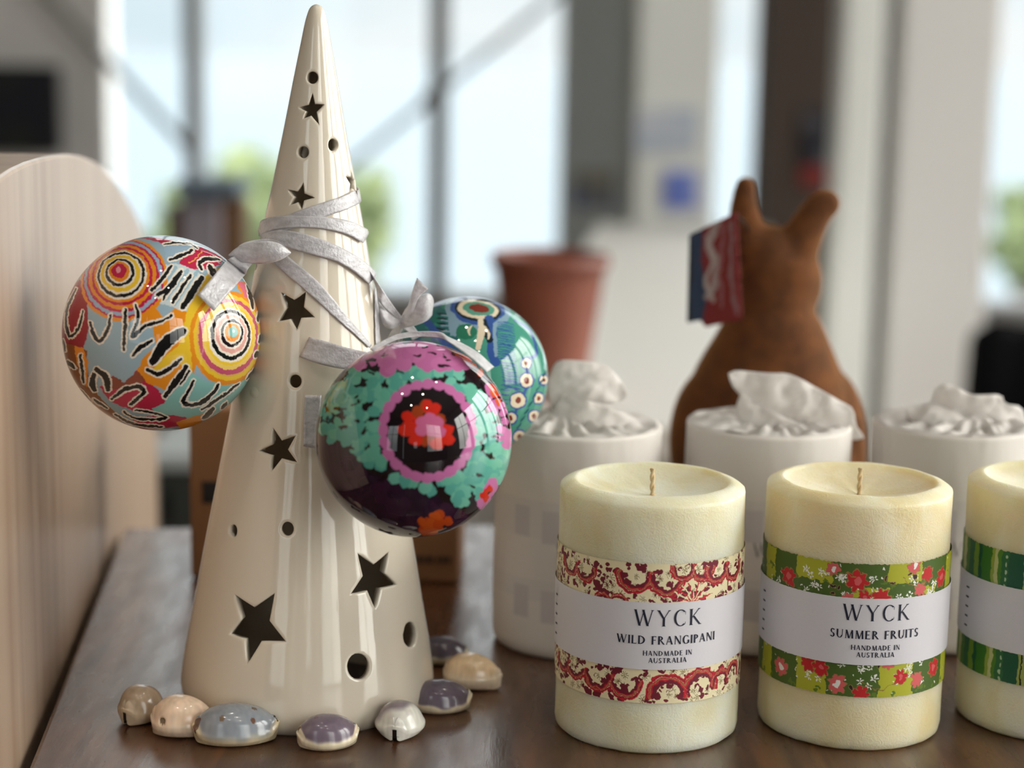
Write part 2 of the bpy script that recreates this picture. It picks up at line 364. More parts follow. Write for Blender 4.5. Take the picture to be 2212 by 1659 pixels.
#@@PART2
# ------------------------------------------------------------------ the decorations of the three baubles
BK, CR = (20, 20, 22), (232, 222, 208)
def paint_roundels():
    c = Canvas(0, 0, 1530, 1600, 0.85, (147, 172, 186), 5.0, 26, 3)
    OR, YE, CM, AQ, RD = (224, 138, 32), (230, 190, 52), (184, 36, 72), (134, 186, 180), (150, 26, 44)
    c.poly([(20, 620), (120, 430), (220, 400), (250, 640), (255, 780), (215, 920), (140, 900), (20, 960)], RD)
    c.poly([(20, 860), (160, 880), (240, 920), (255, 1150), (310, 1230), (480, 1420), (420, 1500), (150, 1260), (20, 1100)], (140, 78, 30))
    c.poly([(150, 880), (215, 900), (250, 1000), (235, 1180), (170, 1010)], OR)
    c.poly([(330, 1180), (420, 1090), (500, 1150), (600, 1040), (680, 1140), (740, 1200), (790, 1290), (720, 1370), (540, 1340), (400, 1280)], CM)
    c.poly([(420, 1090), (500, 1140), (610, 1040), (660, 1120), (560, 1170), (350, 1200)], (138, 66, 48))
    c.poly([(850, 620), (700, 760), (720, 880), (640, 960), (590, 1050), (650, 1140), (780, 1190), (860, 1100), (980, 1080), (1020, 900), (960, 640)], OR)
    c.poly([(700, 1050), (760, 980), (890, 860), (940, 600), (1040, 400), (1180, 320), (1300, 420), (1120, 600), (960, 760), (970, 1060), (880, 1010), (780, 1080)], YE)
    c.poly([(600, 590), (720, 540), (770, 570), (720, 620), (770, 680), (620, 740)], OR)
    c.poly([(770, 1290), (860, 1190), (960, 1070), (1100, 1150), (1300, 1100), (1470, 960), (1450, 1130), (1240, 1380), (1000, 1420), (760, 1390), (690, 1330)], AQ)
    c.poly([(540, 1400), (780, 1370), (940, 1400), (880, 1470), (600, 1500)], CM)
    c.poly([(860, 1430), (1080, 1365), (1040, 1450), (900, 1520)], OR)
    c.poly([(600, 100), (760, 110), (980, 150), (1200, 240), (1180, 300), (1040, 350), (930, 330), (880, 300), (960, 200), (760, 150)], CM)
    c.poly([(770, 150), (900, 130), (1000, 190), (900, 270), (800, 280)], (150, 176, 196))
    c.poly([(1280, 420), (1400, 420), (1480, 600), (1500, 900), (1440, 960), (1400, 700)], OR)
    c.poly([(1300, 420), (1360, 430), (1470, 760), (1430, 900), (1380, 600)], (222, 110, 130))
    c.poly([(700, 330), (860, 300), (980, 340), (1060, 400), (930, 640), (860, 620), (660, 560)], (196, 206, 208))
    for x0, y0, x1, y1 in ((860, 330, 720, 540), (940, 350, 790, 560), (1000, 370, 850, 590)):
        c.stroke([(x0, y0), (x1, y1)], 26, (150, 178, 192))
    def rings(cx0, cy0, cx1, cy1, seq, asp, ang):
        R0 = seq[0][0]
        for r, col in seq:
            k = 1 - r / R0; c.ell(cx0 + (cx1 - cx0) * k, cy0 + (cy1 - cy0) * k, r, r * asp, col, ang)
    rings(498, 410, 462, 345, [(308, OR), (288, CM), (276, (150, 170, 196)), (254, CM), (236, OR), (214, CM), (196, OR), (178, CR), (166, BK), (148, CR), (136, YE), (112, CR), (102, BK), (84, CR), (74, OR), (54, CM), (20, (226, 150, 160))], 0.98, -0.5)
    rings(1225, 830, 1262, 780, [(275, OR), (252, YE), (232, (222, 176, 80)), (222, (190, 80, 110)), (196, (232, 196, 100)), (176, YE), (160, CR), (146, BK), (124, CR), (112, (218, 160, 148)), (92, CR), (82, BK), (64, CR), (54, OR), (34, AQ), (10, (220, 228, 224))], 1.22, 0.0)
    S = [([(830, 320), (760, 420), (690, 500)], 20), ([(895, 360), (820, 470), (740, 530)], 30), ([(820, 470), (775, 560)], 16), ([(965, 385), (900, 480), (835, 580)], 18),
         ([(1040, 400), (980, 500), (905, 615)], 36), ([(160, 480), (100, 600), (90, 720), (120, 820), (180, 760), (215, 640)], 16), ([(270, 720), (290, 800), (335, 850), (390, 770), (410, 670)], 18),
         ([(510, 630), (508, 760), (500, 910)], 18), ([(585, 600), (600, 680), (560, 820), (640, 750), (760, 710), (830, 670)], 18), ([(690, 850), (620, 890), (560, 950)], 22),
         ([(900, 780), (790, 860), (700, 990)], 62), ([(890, 975), (800, 1050), (730, 1080), (660, 1050)], 24), ([(930, 1030), (860, 1130), (780, 1240)], 32), ([(950, 1060), (890, 1150)], 14),
         ([(980, 1130), (940, 1210), (910, 1290), (1010, 1300), (1110, 1230), (1155, 1160)], 22), ([(1310, 1160), (1200, 1240), (1040, 1340)], 16), ([(1120, 1340), (1060, 1410)], 32), ([(1430, 1060), (1370, 1125)], 14), ([(1220, 1300), (1190, 1340)], 20),
         ([(310, 1050), (370, 1100), (385, 1190)], 36), ([(290, 1090), (275, 1150), (290, 1200)], 32), ([(410, 1260), (500, 1190), (590, 1170), (640, 1200), (600, 1250), (540, 1300)], 22),
         ([(490, 1350), (560, 1400), (700, 1410), (790, 1400), (700, 1360), (570, 1340)], 12), ([(195, 950), (205, 1040), (210, 1150)], 16), ([(90, 1000), (150, 1040)], 22), ([(280, 1270), (370, 1330)], 14), ([(180, 1200), (260, 1290)], 12),
         ([(780, 160), (850, 145), (960, 150), (1010, 180)], 10), ([(975, 200), (910, 240), (820, 275)], 20), ([(1040, 345), (1030, 290), (1080, 262), (1170, 262)], 20), ([(1100, 320), (1135, 385)], 36),
         ([(1380, 450), (1400, 520), (1410, 610)], 24), ([(1462, 650), (1452, 700)], 20), ([(1480, 810), (1460, 860)], 22), ([(1450, 935), (1430, 960)], 30), ([(430, 1380), (560, 1450), (760, 1470)], 14), ([(60, 840), (80, 920)], 12)]
    for p, w in S: c.stroke(p, w * 1.2 + 26, CR, 0.2)
    for p, w in S: c.stroke(p, w * 1.25 + 2, BK, 0.3)
    c.stroke([(1045, 205), (1000, 260), (950, 300)], 7, (226, 170, 80)); c.ell(1043, 215, 9, 9, (226, 170, 80)); c.ell(955, 295, 9, 9, (226, 170, 80))
    return c
def paint_dots():
    c = Canvas(270, 400, 1410, 1550, 1.1, (24, 16, 20), 4.0, 22, 8); r = c.rng
    TE, TE2, PK, PU, RD, OG = (98, 172, 150), (84, 160, 146), (188, 106, 158), (42, 20, 46), (196, 40, 26), (200, 84, 24)
    def cluster(pts, n, s0, s1, cols, hole=None):
        p = np.array(pts, float); k = 0
        x0, y0, x1, y1 = p[:, 0].min(), p[:, 1].min(), p[:, 0].max(), p[:, 1].max()
        while k < n:
            x, y = r.uniform(x0, x1), r.uniform(y0, y1); ins = False; j = len(p) - 1
            for i in range(len(p)):
                if (p[i, 1] > y) != (p[j, 1] > y) and x < (p[j, 0] - p[i, 0]) * (y - p[i, 1]) / (p[j, 1] - p[i, 1]) + p[i, 0]: ins = not ins
                j = i
            if ins and not (hole and ((x - hole[0]) / hole[2]) ** 2 + ((y - hole[1]) / hole[3]) ** 2 < 1):
                c.ell(x, y, r.uniform(s0, s1), r.uniform(s0, s1) * 1.15, cols[r.integers(len(cols))], r.uniform(0, 3)); k += 1
    cluster([(300, 960), (480, 1020), (560, 1120), (700, 1200), (880, 1280), (1060, 1360), (1140, 1400), (1000, 1560), (600, 1560), (300, 1300)], 260, 26, 44, [PU, (52, 24, 50), (36, 16, 40)])
    cluster([(340, 760), (520, 590), (640, 640), (900, 600), (1150, 640), (1260, 900), (1380, 950), (1340, 1180), (1150, 1330), (1000, 1290), (850, 1210), (700, 1180), (560, 1060), (330, 950)], 280, 22, 34, [TE, TE2, (106, 178, 158)], (912, 930, 262, 276))
    cluster([(470, 600), (560, 480), (840, 410), (1040, 440), (1140, 590), (960, 600), (820, 590), (700, 630), (640, 560)], 105, 26, 38, [PK, (182, 100, 152)])
    for a in np.linspace(0, 2 * PI, 24, endpoint=False):
        c.ell(912 + 232 * math.cos(a), 932 + 244 * math.sin(a), 36, 27, PK, a + PI / 2 + r.uniform(-.3, .3))
    for k in range(26):
        a = r.uniform(0, 2 * PI); q = r.uniform(20, 105); c.ell(905 + q * 1.1 * math.cos(a), 905 + q * math.sin(a), 34, 28, RD if r.random() < 0.75 else (150, 60, 26), a)
    for x, y in ((1010, 930), (1015, 980), (960, 1000), (850, 980), (790, 930)): c.ell(x, y, 36, 30, RD)
    for x, y in ((880, 890), (920, 870), (960, 890), (880, 930), (930, 930), (970, 940)): c.ell(x, y, 34, 30, (190, 96, 136))
    cluster([(880, 1400), (1000, 1350), (1040, 1420), (980, 1480), (860, 1500)], 22, 18, 30, [OG, (190, 70, 20)])
    cluster([(330, 1180), (400, 1300), (520, 1440), (480, 1460), (330, 1260)], 16, 14, 24, [(206, 100, 80)])
    cluster([(1230, 700), (1290, 720), (1350, 950), (1330, 1060), (1260, 900)], 26, 14, 26, [PK, PK, (200, 120, 170)])
    cluster([(1020, 460), (1080, 480), (1260, 700), (1330, 860), (1230, 660)], 30, 14, 22, [OG, (214, 60, 30)])
    cluster([(1180, 1320), (1260, 1180), (1280, 1220), (1220, 1350)], 14, 18, 28, [PK]); cluster([(1190, 1290), (1250, 1220), (1220, 1300)], 6, 14, 22, [RD])
    for k in range(120):
        x, y = r.uniform(330, 1300), r.uniform(430, 1300)
        if ((x - 912) / 290) ** 2 + ((y - 930) / 300) ** 2 > 1 and y < 1150 + (x - 700) * .2:
            c.stroke([(x, y), (x + r.uniform(-34, 34), y + r.uniform(-16, 16)), (x + r.uniform(-50, 50), y + r.uniform(-24, 24))], r.uniform(9, 18), (24, 16, 20), 0.7)
    return c
def paint_eyes():
    c = Canvas(120, 220, 1640, 1720, 0.75, (72, 146, 126), 5.0, 30, 5); r = c.rng
    NB, GB, CM, DG, WR = (52, 84, 148), (128, 158, 176), (222, 208, 182), (26, 38, 44), (122, 44, 30)
    c.poly([(120, 220), (760, 220), (720, 480), (820, 700), (700, 900), (120, 900)], (44, 104, 106))
    for k in range(16): c.ell(r.uniform(430, 760), r.uniform(280, 680), r.uniform(30, 60), r.uniform(14, 26), [(52, 128, 108), (46, 84, 130), (40, 112, 100)][k % 3], r.uniform(-.5, .5))
    c.stroke([(500, 470), (700, 700), (900, 860)], 60, NB)
    for d in ((960, 385, 290, 168, GB), (960, 382, 246, 138, NB), (962, 378, 204, 112, DG), (962, 378, 184, 88, CM), (966, 372, 142, 64, (84, 150, 130)), (972, 368, 92, 38, WR)): c.ell(*d[:5], 0.12)
    c.poly([(700, 380), (760, 420), (800, 500), (770, 620), (720, 620), (700, 500)], GB)
    for y in (410, 455, 500, 548): c.stroke([(600, y), (680, y + 12)], 18, DG, .5); c.stroke([(640, y + 22), (740, y + 30)], 16, GB, .4)
    c.ell(860, 580, 90, 70, (44, 118, 92)); c.stroke([(905, 530), (880, 570), (890, 610)], 26, CM, .5)
    c.stroke([(1060, 470), (1090, 560), (1080, 760), (1110, 840)], 80, NB); c.stroke([(1200, 440), (1110, 520), (1110, 680), (1120, 780)], 34, GB)
    c.stroke([(1010, 500), (1040, 600), (1060, 650)], 60, DG); c.stroke([(985, 480), (985, 600), (960, 720)], 62, CM, .3); c.stroke([(1000, 520), (1050, 590), (1050, 640)], 24, CM, .4)
    for k in range(30):
        y = 490 + k * 20; x0 = 1130 + max(0, (k - 14)) * 4; c.stroke([(x0, y), (x0 + 80, y + r.uniform(0, 24)), (x0 + 150, y + 26)], 11, NB, .4)
    c.stroke([(1290, 470), (1420, 560), (1480, 760), (1370, 840), (1420, 1000), (1330, 1160), (1270, 1330)], 26, NB)
    c.stroke([(1300, 420), (1420, 480), (1540, 700), (1560, 900)], 26, (150, 190, 186))
    for x, y, q in ((1310, 1175, 66), (1385, 1000, 58), (1385, 850, 42), (1330, 1500, 54), (1245, 1330, 50), (1500, 1160, 44), (1550, 1000, 40), (1460, 1320, 50)):
        c.ell(x, y, q + 16, q + 16, NB); c.ell(x, y, q, q, CM); c.ell(x, y, q * .42, q * .45, WR)
    for k in range(8): c.stroke([(1300 + k * 34, 1430 - k * 66), (1340 + k * 34, 1380 - k * 66)], 17, (34, 78, 96), .4)
    for k in range(9): c.stroke([(1170 - k * 6, 1000 + k * 40), (1240 - k * 4, 1010 + k * 40)], 12, NB, .4)
    return c

# ------------------------------------------------------------------ baubles
AX = np.array([math.sin(math.radians(0.8)), 0, math.cos(math.radians(0.8))])
CONE_B = on_z(665, 1500)
PROF = [(0.0, .0462), (.0015, .0480), (.004, .0496), (.008, .0503), (.0211, .0486), (.0404, .0450), (.0575, .0420), (.0783, .0382), (.1145, .0316), (.1466, .0262), (.169, .0226), (.1852, .0198), (.2056, .0156), (.2256, .0117), (.244, .0083), (.2573, .0057), (.2645, .0043), (.2690, .0030), (.2708, .0018), (.2716, 0.0)]
_ps = resample([(a, b) for a, b in PROF], 400); _ps = _ps[np.argsort(_ps[:, 0])]
def cone_r(s): return float(np.interp(s, _ps[:, 0], _ps[:, 1]))
_e1 = np.array([math.cos(math.radians(.8)), 0, -math.sin(math.radians(.8))]); _e2 = np.array([0, 1.0, 0])
def cone_pt(th, s, off=0.0):
    """th = 0 faces the viewer, growing to the right"""
    r = cone_r(s) + off
    return CONE_B + AX * s + _e1 * (r * math.sin(th)) - _e2 * (r * math.cos(th))
def cone_hit(x, y, off=0.0):
    d = ray(x, y)
    t = (CONE_B[1] - 0.10) / d[1]; st = 0.0005 / np.linalg.norm(d); last = None
    best = (1e9, None)
    for _ in range(320):
        q = CAM + d * t - CONE_B; s = q @ AX; u, w = q @ _e1, q @ _e2
        rr = math.hypot(u, w); gap = rr - cone_r(min(max(s, 0), .2716)) - off
        if gap < best[0]: best = (gap, (math.atan2(u, -w), s))
        if gap <= 0: return math.atan2(u, -w), s
        t += max(st, min(gap, .02) * 0.6)
        if q[1] > 0.06: break
    return best[1]

class Ball:
    def __init__(s, px, py, rp, Y):
        s.c = at(px, py, Y); s.R = rp * zdepth(s.c) / FPX; s.px, s.py = px, py
    def hit(s, x, y, off=0.0):
        d = ray(x, y); d = d / np.linalg.norm(d); R = s.R + off; oc = CAM - s.c; b = oc @ d; q = b * b - (oc @ oc - R * R)
        if q > 0: return CAM + d * (-b - math.sqrt(q))
        p = CAM + d * (-b); n = p - s.c; return s.c + n     # beyond the silhouette: nearest to it on that line of sight
BALLS = [Ball(350, 720, 211, 0.684), Ball(894, 948, 212, 0.648), Ball(1010, 815, 174, 0.742)]

def make_ball(name, label, b, canvas, ccx, ccy, cR, parent=None):
    """the painted drawing faces the viewer; the ball's own axes are view-right, away, view-up"""
    rings, seg = 260, 760
    phi = np.concatenate([np.linspace(0, 1.45, 210)[1:], np.linspace(1.45, PI - 0.05, 60)[1:]])
    th = np.linspace(0, 2 * PI, seg, endpoint=False)
    ax = CAM - b.c; ax = ax / np.linalg.norm(ax); rt = np.cross([0, 0, 1.0], ax); rt /= np.linalg.norm(rt); up = np.cross(ax, rt)
    # keep the drawing upright in the picture (the camera is rolled)
    ru = _R - ax * (_R @ ax); ru /= np.linalg.norm(ru); rt = ru; up = np.cross(ax, rt)
    sn, cs = np.sin(phi)[:, None], np.cos(phi)[:, None]
    U = sn * np.cos(th)[None]; V = sn * np.sin(th)[None]; Wd = cs * np.ones_like(U)
    pts = (U[..., None] * rt + V[..., None] * up + Wd[..., None] * ax) * b.R
    n = len(phi) * seg
    co = np.concatenate([pts.reshape(-1, 3), [ax * b.R, -ax * b.R]])
    i = np.arange(len(phi) - 1)[:, None]; j = np.arange(seg)[None]; j2 = (j + 1) % seg
    q = np.stack([i * seg + j, i * seg + j2, (i + 1) * seg + j2, (i + 1) * seg + j], -1).reshape(-1, 4)[:, ::-1]
    me = bpy.data.meshes.new(name)
    faces = [tuple(r) for r in q.tolist()]
    faces += [(n, k, (k + 1) % seg) for k in range(seg)]
    o2 = (len(phi) - 1) * seg; faces += [(n + 1, o2 + (k + 1) % seg, o2 + k) for k in range(seg)]
    me.from_pydata(co.tolist(), [], faces); me.update()
    cu = np.concatenate([U.ravel(), [0, 0]]); cv = np.concatenate([V.ravel(), [0, 0]])
    paint_attr(me, canvas.sample(ccx + cR * cu, ccy - cR * cv))
    o = link(name, me, M['ball'], parent); return o

# ------------------------------------------------------------------ ribbon makers
def strip(name, parent, A, B, n=40, m=11, mat_=None, thick=0.00025, belly=0.0, nrm=None, rough=0.0):
    """a ribbon between two edge lines given as world points"""
    a, b = resample(A, n), resample(B, n); v = []
    for i in range(n):
        for j in range(m):
            t = j / (m - 1); p = a[i] * (1 - t) + b[i] * t
            if belly:
                u = i / (n - 1); k = nrm if nrm is not None else np.array([0, -1.0, 0])
                p = p + np.array(k) * belly * math.sin(PI * t) * (0.4 + 0.6 * math.sin(PI * u))
            if j in (1, m - 2): p = p + np.array([0, -.00018, 0.00006])
            if rough: p = p + rough * np.array(noise.noise_vector(Vector(p * 160)))
            v.append(p)
    o = obj(name, v, grid_faces(n, m), mat_ or M['satin'], parent)
    return solidify(o, thick)
def wrap_strip(name, parent, pts, wpx, off, n=50, m=11):
    """a ribbon laid on the cone along a line seen in the picture"""
    c = resample([(x, y, 0) for x, y in pts], n)[:, :2]
    wp = np.interp(np.linspace(0, 1, n), np.linspace(0, 1, len(wpx)), wpx) if hasattr(wpx, '__len__') else np.full(n, wpx)
    v = []
    th = []
    for i in range(n):
        d = c[min(i + 1, n - 1)] - c[max(i - 1, 0)]; d = d / np.linalg.norm(d); nn = np.array([-d[1], d[0]])
        for j in range(m):
            p = c[i] + nn * wp[i] * (j / (m - 1) - 0.5); h = cone_hit(p[0], p[1])
            v.append(cone_pt(h[0], h[1], off + 0.0002 * math.sin(PI * j / (m - 1)) + (0.00016 if j in (1, m - 2) else 0)))
    return solidify(obj(name, v, grid_faces(n, m), M['satin'], parent), 0.00025)
def band_round(name, parent, keys, w, off):
    """a ribbon going round the cone: keys are (angle, height)"""
    k = resample([(a, s, 0) for a, s in keys], 90); v = []
    for a, s, _ in k:
        for j in range(5): v.append(cone_pt(a, s + w * (j / 4 - .5), off))
    return solidify(obj(name, v, grid_faces(90, 5), M['satin'], parent), 0.00025)

b1, b2, b3 = BALLS
BAUBLES = []
for b, lab, cv, prm in ((b1, 'bauble painted with orange, yellow and crimson roundels and black strokes, hanging left of white cone', paint_roundels(), (763, 796, 716)),
                        (b2, 'bauble painted with teal, pink and purple dots around a red centre, hanging before cone', paint_dots(), (839.5, 975, 533)),
                        (b3, 'teal and blue bauble painted with eye shapes and hatching, hanging behind at right of cone', paint_eyes(), (871, 975, 724))):
    t = thing('bauble', lab, 'ornament', b.c, 'painted baubles tied around the cone')
    make_ball('painted_ball', None, b, cv, *prm, parent=t).location = (0, 0, 0)
    BAUBLES.append(t)
bpy.context.view_layer.update()
# make_ball's verts are relative to the centre: undo the world-space parenting offset
for t in BAUBLES:
    for ch in t.children: ch.matrix_parent_inverse = Matrix.Identity(4)
t1, t2, t3 = BAUBLES

# ribbons of the left bauble: two turns round the cone, a flat loop and a cut tail
wrap_strip('ribbon', t1, [(768, 424), (740, 438), (700, 452), (650, 470), (600, 492), (572, 506)], [30, 30, 30, 26], 0.0006)
wrap_strip('ribbon', t1, [(563, 497), (590, 484), (629, 479), (691, 480), (746, 491), (785, 511)], [30, 26, 24, 28, 30], 0.0011)
hL, hR = cone_hit(563, 497), cone_hit(768, 424)
band_round('ribbon', t1, [(hL[0], hL[1]), (-2.4, hL[1] + .003), (-3.6, hR[1]), (hR[0] - 2 * PI, hR[1])], 0.0045, 0.0008)
def E(l): return [at(x, y, Y) for x, y, Y in l]
cy = CONE_B[1] - 0.030
strip('ribbon_loop', t1, E([(493, 551, cy), (512, 535, cy), (540, 525, cy), (575, 521, cy - .002), (603, 526, cy - .002), (628, 545, cy)]),
      E([(497, 556, cy + .003), (520, 565, cy + .002), (545, 569, cy), (575, 569, cy - .002), (606, 561, cy - .002), (628, 547, cy)]), belly=0.0022)
strip('ribbon_loop', t1, E([(500, 549, cy + .006), (520, 528, cy + .007), (548, 519, cy + .008), (580, 516, cy + .008), (606, 524, cy + .005), (628, 545, cy + .001)]),
      E([(505, 560, cy + .006), (530, 556, cy + .008), (555, 551, cy + .008), (585, 548, cy + .008), (606, 546, cy + .006), (628, 547, cy + .001)]))
def SB(b, l): return [b.hit(x, y, o) for x, y, o in l]
strip('ribbon_tail', t1, SB(b1, [(489, 563, .002), (468, 588, .004), (447, 613, .004), (427, 637, .003)]), SB(b1, [(531, 592, .002), (508, 618, .004), (485, 645, .004), (462, 672, .003)]), n=20)
strip('ribbon_knot', t1, SB(b1, [(490, 562, .002), (500, 556, .004), (515, 552, .005), (540, 552, .006)]), SB(b1, [(531, 593, .002), (533, 586, .004), (538, 578, .005), (548, 566, .006)]), n=16)

# ribbons of the dotted bauble in front
wrap_strip('ribbon', t2, [(596, 548), (622, 572), (680, 624), (741, 690), (772, 722), (797, 748)], [30, 33, 32, 24, 14, 8], 0.0006)
wrap_strip('ribbon', t2, [(809, 622), (810, 681), (812, 745)], [7, 8, 9], 0.0006, n=24)
strip('ribbon_tail', t2, [cone_pt(*cone_hit(x, y), o) for x, y, o in ((668, 727, .001), (700, 734, .004), (740, 747, .008), (780, 757, .011), (812, 748, .010))],
      [cone_pt(*cone_hit(x, y), o) for x, y, o in ((648, 770, .001), (690, 783, .004), (735, 790, .008), (775, 778, .011), (810, 757, .010))], n=30)
strip('ribbon_tail', t2, SB(b2, [(800, 754, .002), (817, 742, .002), (861, 722, .002), (910, 716, .002), (950, 718, .002), (968, 728, .002), (997, 741, .003), (1033, 762, .004), (1067, 793, .004)]),
      SB(b2, [(806, 760, .001), (820, 750, .001), (861, 733, .001), (910, 727, .001), (950, 730, .001), (966, 737, .002), (996, 757, .003), (1025, 779, .004), (1052, 803, .004)]), n=60)
strip('ribbon_tail', t2, [cone_pt(*cone_hit(x, y), .003) for x, y in ((660, 850), (658, 900), (657, 960))], [cone_pt(*cone_hit(x, y), .003) for x, y in ((692, 850), (688, 900), (685, 966))], n=14)
# ribbons of the bauble behind
wrap_strip('ribbon', t3, [(572, 515), (600, 512), (640, 519), (700, 538), (735, 553), (770, 576), (798, 602)], [18, 34, 40, 36, 30, 30, 28], 0.0014)
hR = cone_hit(798, 602); pA, pB = cone_pt(*cone_hit(790, 583), .0014), cone_pt(*cone_hit(804, 618), .0014)
k3 = at(868, 696, 0.715)
strip('ribbon', t3, [pA, at(826, 626, .700), at(846, 656, .708), at(868, 686, .715)], [pB, at(822, 652, .700), at(840, 673, .708), at(862, 692, .715)], n=24)
strip('ribbon_loop', t3, E([(862, 700, .715), (876, 668, .712), (900, 644, .708), (925, 634, .708), (936, 648, .712), (934, 672, .716)]),
      E([(868, 706, .715), (885, 706, .712), (905, 700, .710), (922, 692, .710), (932, 682, .714), (934, 674, .716)]), belly=0.0022)
strip('ribbon_tail', t3, E([(868, 696, .712), (880, 668, .708), (890, 632, .706), (901, 600, .706)]), E([(878, 704, .712), (892, 676, .708), (903, 645, .706), (925, 624, .706)]), n=24, belly=0.001)
strip('ribbon_loop', t3, E([(818, 652, .706), (832, 668, .707), (850, 684, .710), (866, 694, .714)]), E([(820, 672, .706), (828, 700, .707), (846, 710, .710), (864, 702, .714)]), n=20, belly=0.003)
strip('ribbon_tail', t3, E([(858, 700, .714), (848, 712, .716), (838, 730, .718)]), E([(870, 704, .714), (866, 718, .716), (862, 735, .718)]), n=14)
strip('ribbon_tail', t3, E([(868, 700, .714), (890, 702, .716), (908, 726, .720)]), E([(862, 708, .714), (880, 716, .716), (890, 735, .720)]), n=14)
v, f = tube([k3 + np.array([-.0022, 0, .0012]), k3, k3 + np.array([.0022, 0, -.0012])], [.0016, .0026, .0016], 14); obj('ribbon_knot', v, f, M['satin'], t3)

# ------------------------------------------------------------------ the pierced cone lantern
def star_px(tips, q=0.46):
    """five tips in the picture -> outline with inner corners"""
    t = np.array(tips, float); c = t.mean(0); a = np.arctan2(t[:, 1] - c[1], t[:, 0] - c[0]); t = t[np.argsort(a)]; out = []
    for i in range(5):
        n = t[(i + 1) % 5]; out.append(t[i]); m = (t[i] + n) / 2 - c; out.append(c + m * q / 0.81)
    return out
def circ_px(cx, cy, rx, ry, n=20, ang=0): return [(cx + rx * math.cos(a) * math.cos(ang) - ry * math.sin(a) * math.sin(ang), cy + rx * math.cos(a) * math.sin(ang) + ry * math.sin(a) * math.cos(ang)) for a in np.linspace(0, 2 * PI, n, endpoint=False)]
holes_px = [circ_px(675, 168, 12.5, 13), circ_px(719, 313, 10.5, 13), circ_px(655, 329, 12, 12.5), circ_px(638, 824, 13, 14), circ_px(621, 1143, 13, 15), circ_px(504, 1147, 8, 13), circ_px(774, 1440, 23, 28), circ_px(886, 1371, 14, 27),
            star_px([(675, 202), (700, 226), (689, 268), (655, 256), (644, 232)], .42), star_px([(655, 396), (679, 427), (652, 452), (626, 443), (622, 410)], .42),
            star_px([(660, 632), (679, 685), (641, 712), (600, 694), (607, 632)], .46), star_px([(590, 926), (638, 942), (641, 999), (586, 1018), (560, 974)], .41),
            star_px([(508, 1285), (592, 1283), (616, 1385), (534, 1433), (497, 1370)], .47), star_px([(774, 1197), (839, 1193), (858, 1263), (810, 1313), (758, 1283)], .44)]
RREF = 0.035
def to_uv(pts): return np.array([(h[0] * RREF, h[1]) for h in (cone_hit(x, y) for x, y in pts)])
holes = [to_uv(p) for p in holes_px]
def uv_star(th, s, R, rot, n=5):
    rr = cone_r(s); return np.array([((th + R * (1 if k % 2 == 0 else .42) * math.sin(rot + k * PI / n) / rr) * RREF, s + R * (1 if k % 2 == 0 else .42) * math.cos(rot + k * PI / n)) for k in range(2 * n)])
def uv_circ(th, s, R):
    rr = cone_r(s); return np.array([((th + R * math.sin(a) / rr) * RREF, s + R * math.cos(a)) for a in np.linspace(0, 2 * PI, 18, endpoint=False)])
h7 = cone_hit(757, 395); holes.append(uv_star(h7[0] + .12, h7[1], .0050, .2)); hx = cone_hit(556, 572); holes.append(uv_circ(hx[0] - .1, hx[1], .0022))
for th, s, R in ((2.75, .160, .006), (2.45, .085, .010), (-2.2, .10, .010), (2.6, .15, .008), (-2.5, .19, .006), (3.05, .105, .010)): holes.append(uv_star(th, s, R, th))  # unseen stars on the back, added to let light into the cone
def orient(p):
    a = 0.5 * np.sum(p[:, 0] * np.roll(p[:, 1], -1) - np.roll(p[:, 0], -1) * p[:, 1]); return p if a > 0 else p[::-1]
def split(p, L_):
    out = []
    for i in range(len(p)):
        a, b = p[i], p[(i + 1) % len(p)]; k = max(1, int(round(np.linalg.norm(b - a) / L_)))
        for t in range(k): out.append(a + (b - a) * t / k)
    return np.array(out)
def offset(p, d):
    out = []
    for i in range(len(p)):
        a, b, c = p[i - 1], p[i], p[(i + 1) % len(p)]
        n1 = np.array([(b - a)[1], -(b - a)[0]]); n1 /= max(np.linalg.norm(n1), 1e-9); n2 = np.array([(c - b)[1], -(c - b)[0]]); n2 /= max(np.linalg.norm(n2), 1e-9)
        m = n1 + n2; l = np.linalg.norm(m); m = m / l if l > 1e-6 else n1; k = 1 / max(m @ n1, 0.55); out.append(b + m * d * k)
    return np.array(out)
def inside(p, X, Y_):
    ins = np.zeros(X.shape, bool); j = len(p) - 1
    for i in range(len(p)):
        if p[i, 1] != p[j, 1]: ins ^= ((p[i, 1] > Y_) != (p[j, 1] > Y_)) & (X < (p[j, 0] - p[i, 0]) * (Y_ - p[i, 1]) / (p[j, 1] - p[i, 1]) + p[i, 0])
        j = i
    return ins
holes = [split(orient(h), .0016) for h in holes]
e = .0005
rings_out = [offset(h, e) for h in holes]; sup = [offset(h, e * 2.6) for h in holes]
SM = .2690
pts, edges = [], []
nu = 150; us = np.linspace(-PI * RREF, PI * RREF, nu + 1)
vs = np.concatenate([[0, .0008, .0016, .003, .005, .008], np.arange(.0095, SM - .0008, .0016), [SM]])
G = [(u, w) for w in vs for u in us]
G = np.array(G); keep = np.ones(len(G), bool)
for h in holes:
    big = offset(h, .0019); keep &= ~inside(big, G[:, 0], G[:, 1])
G = G[keep]; pts = [tuple(p) for p in G]
ring_idx = []
for h in rings_out:
    k = len(pts); pts += [tuple(p) for p in h]; n = len(h); edges += [(k + i, k + (i + 1) % n) for i in range(n)]; ring_idx.append(list(range(k, k + n)))
for h in sup:
    k = len(pts); pts += [tuple(p) for p in h]; n = len(h); edges += [(k + i, k + (i + 1) % n) for i in range(n)]
vo, eo, fo, ov, oe, of = delaunay_2d_cdt([Vector(p) for p in pts], edges, [], 0, 1e-7)
V2 = np.array([(p[0], p[1]) for p in vo]); inv = {}
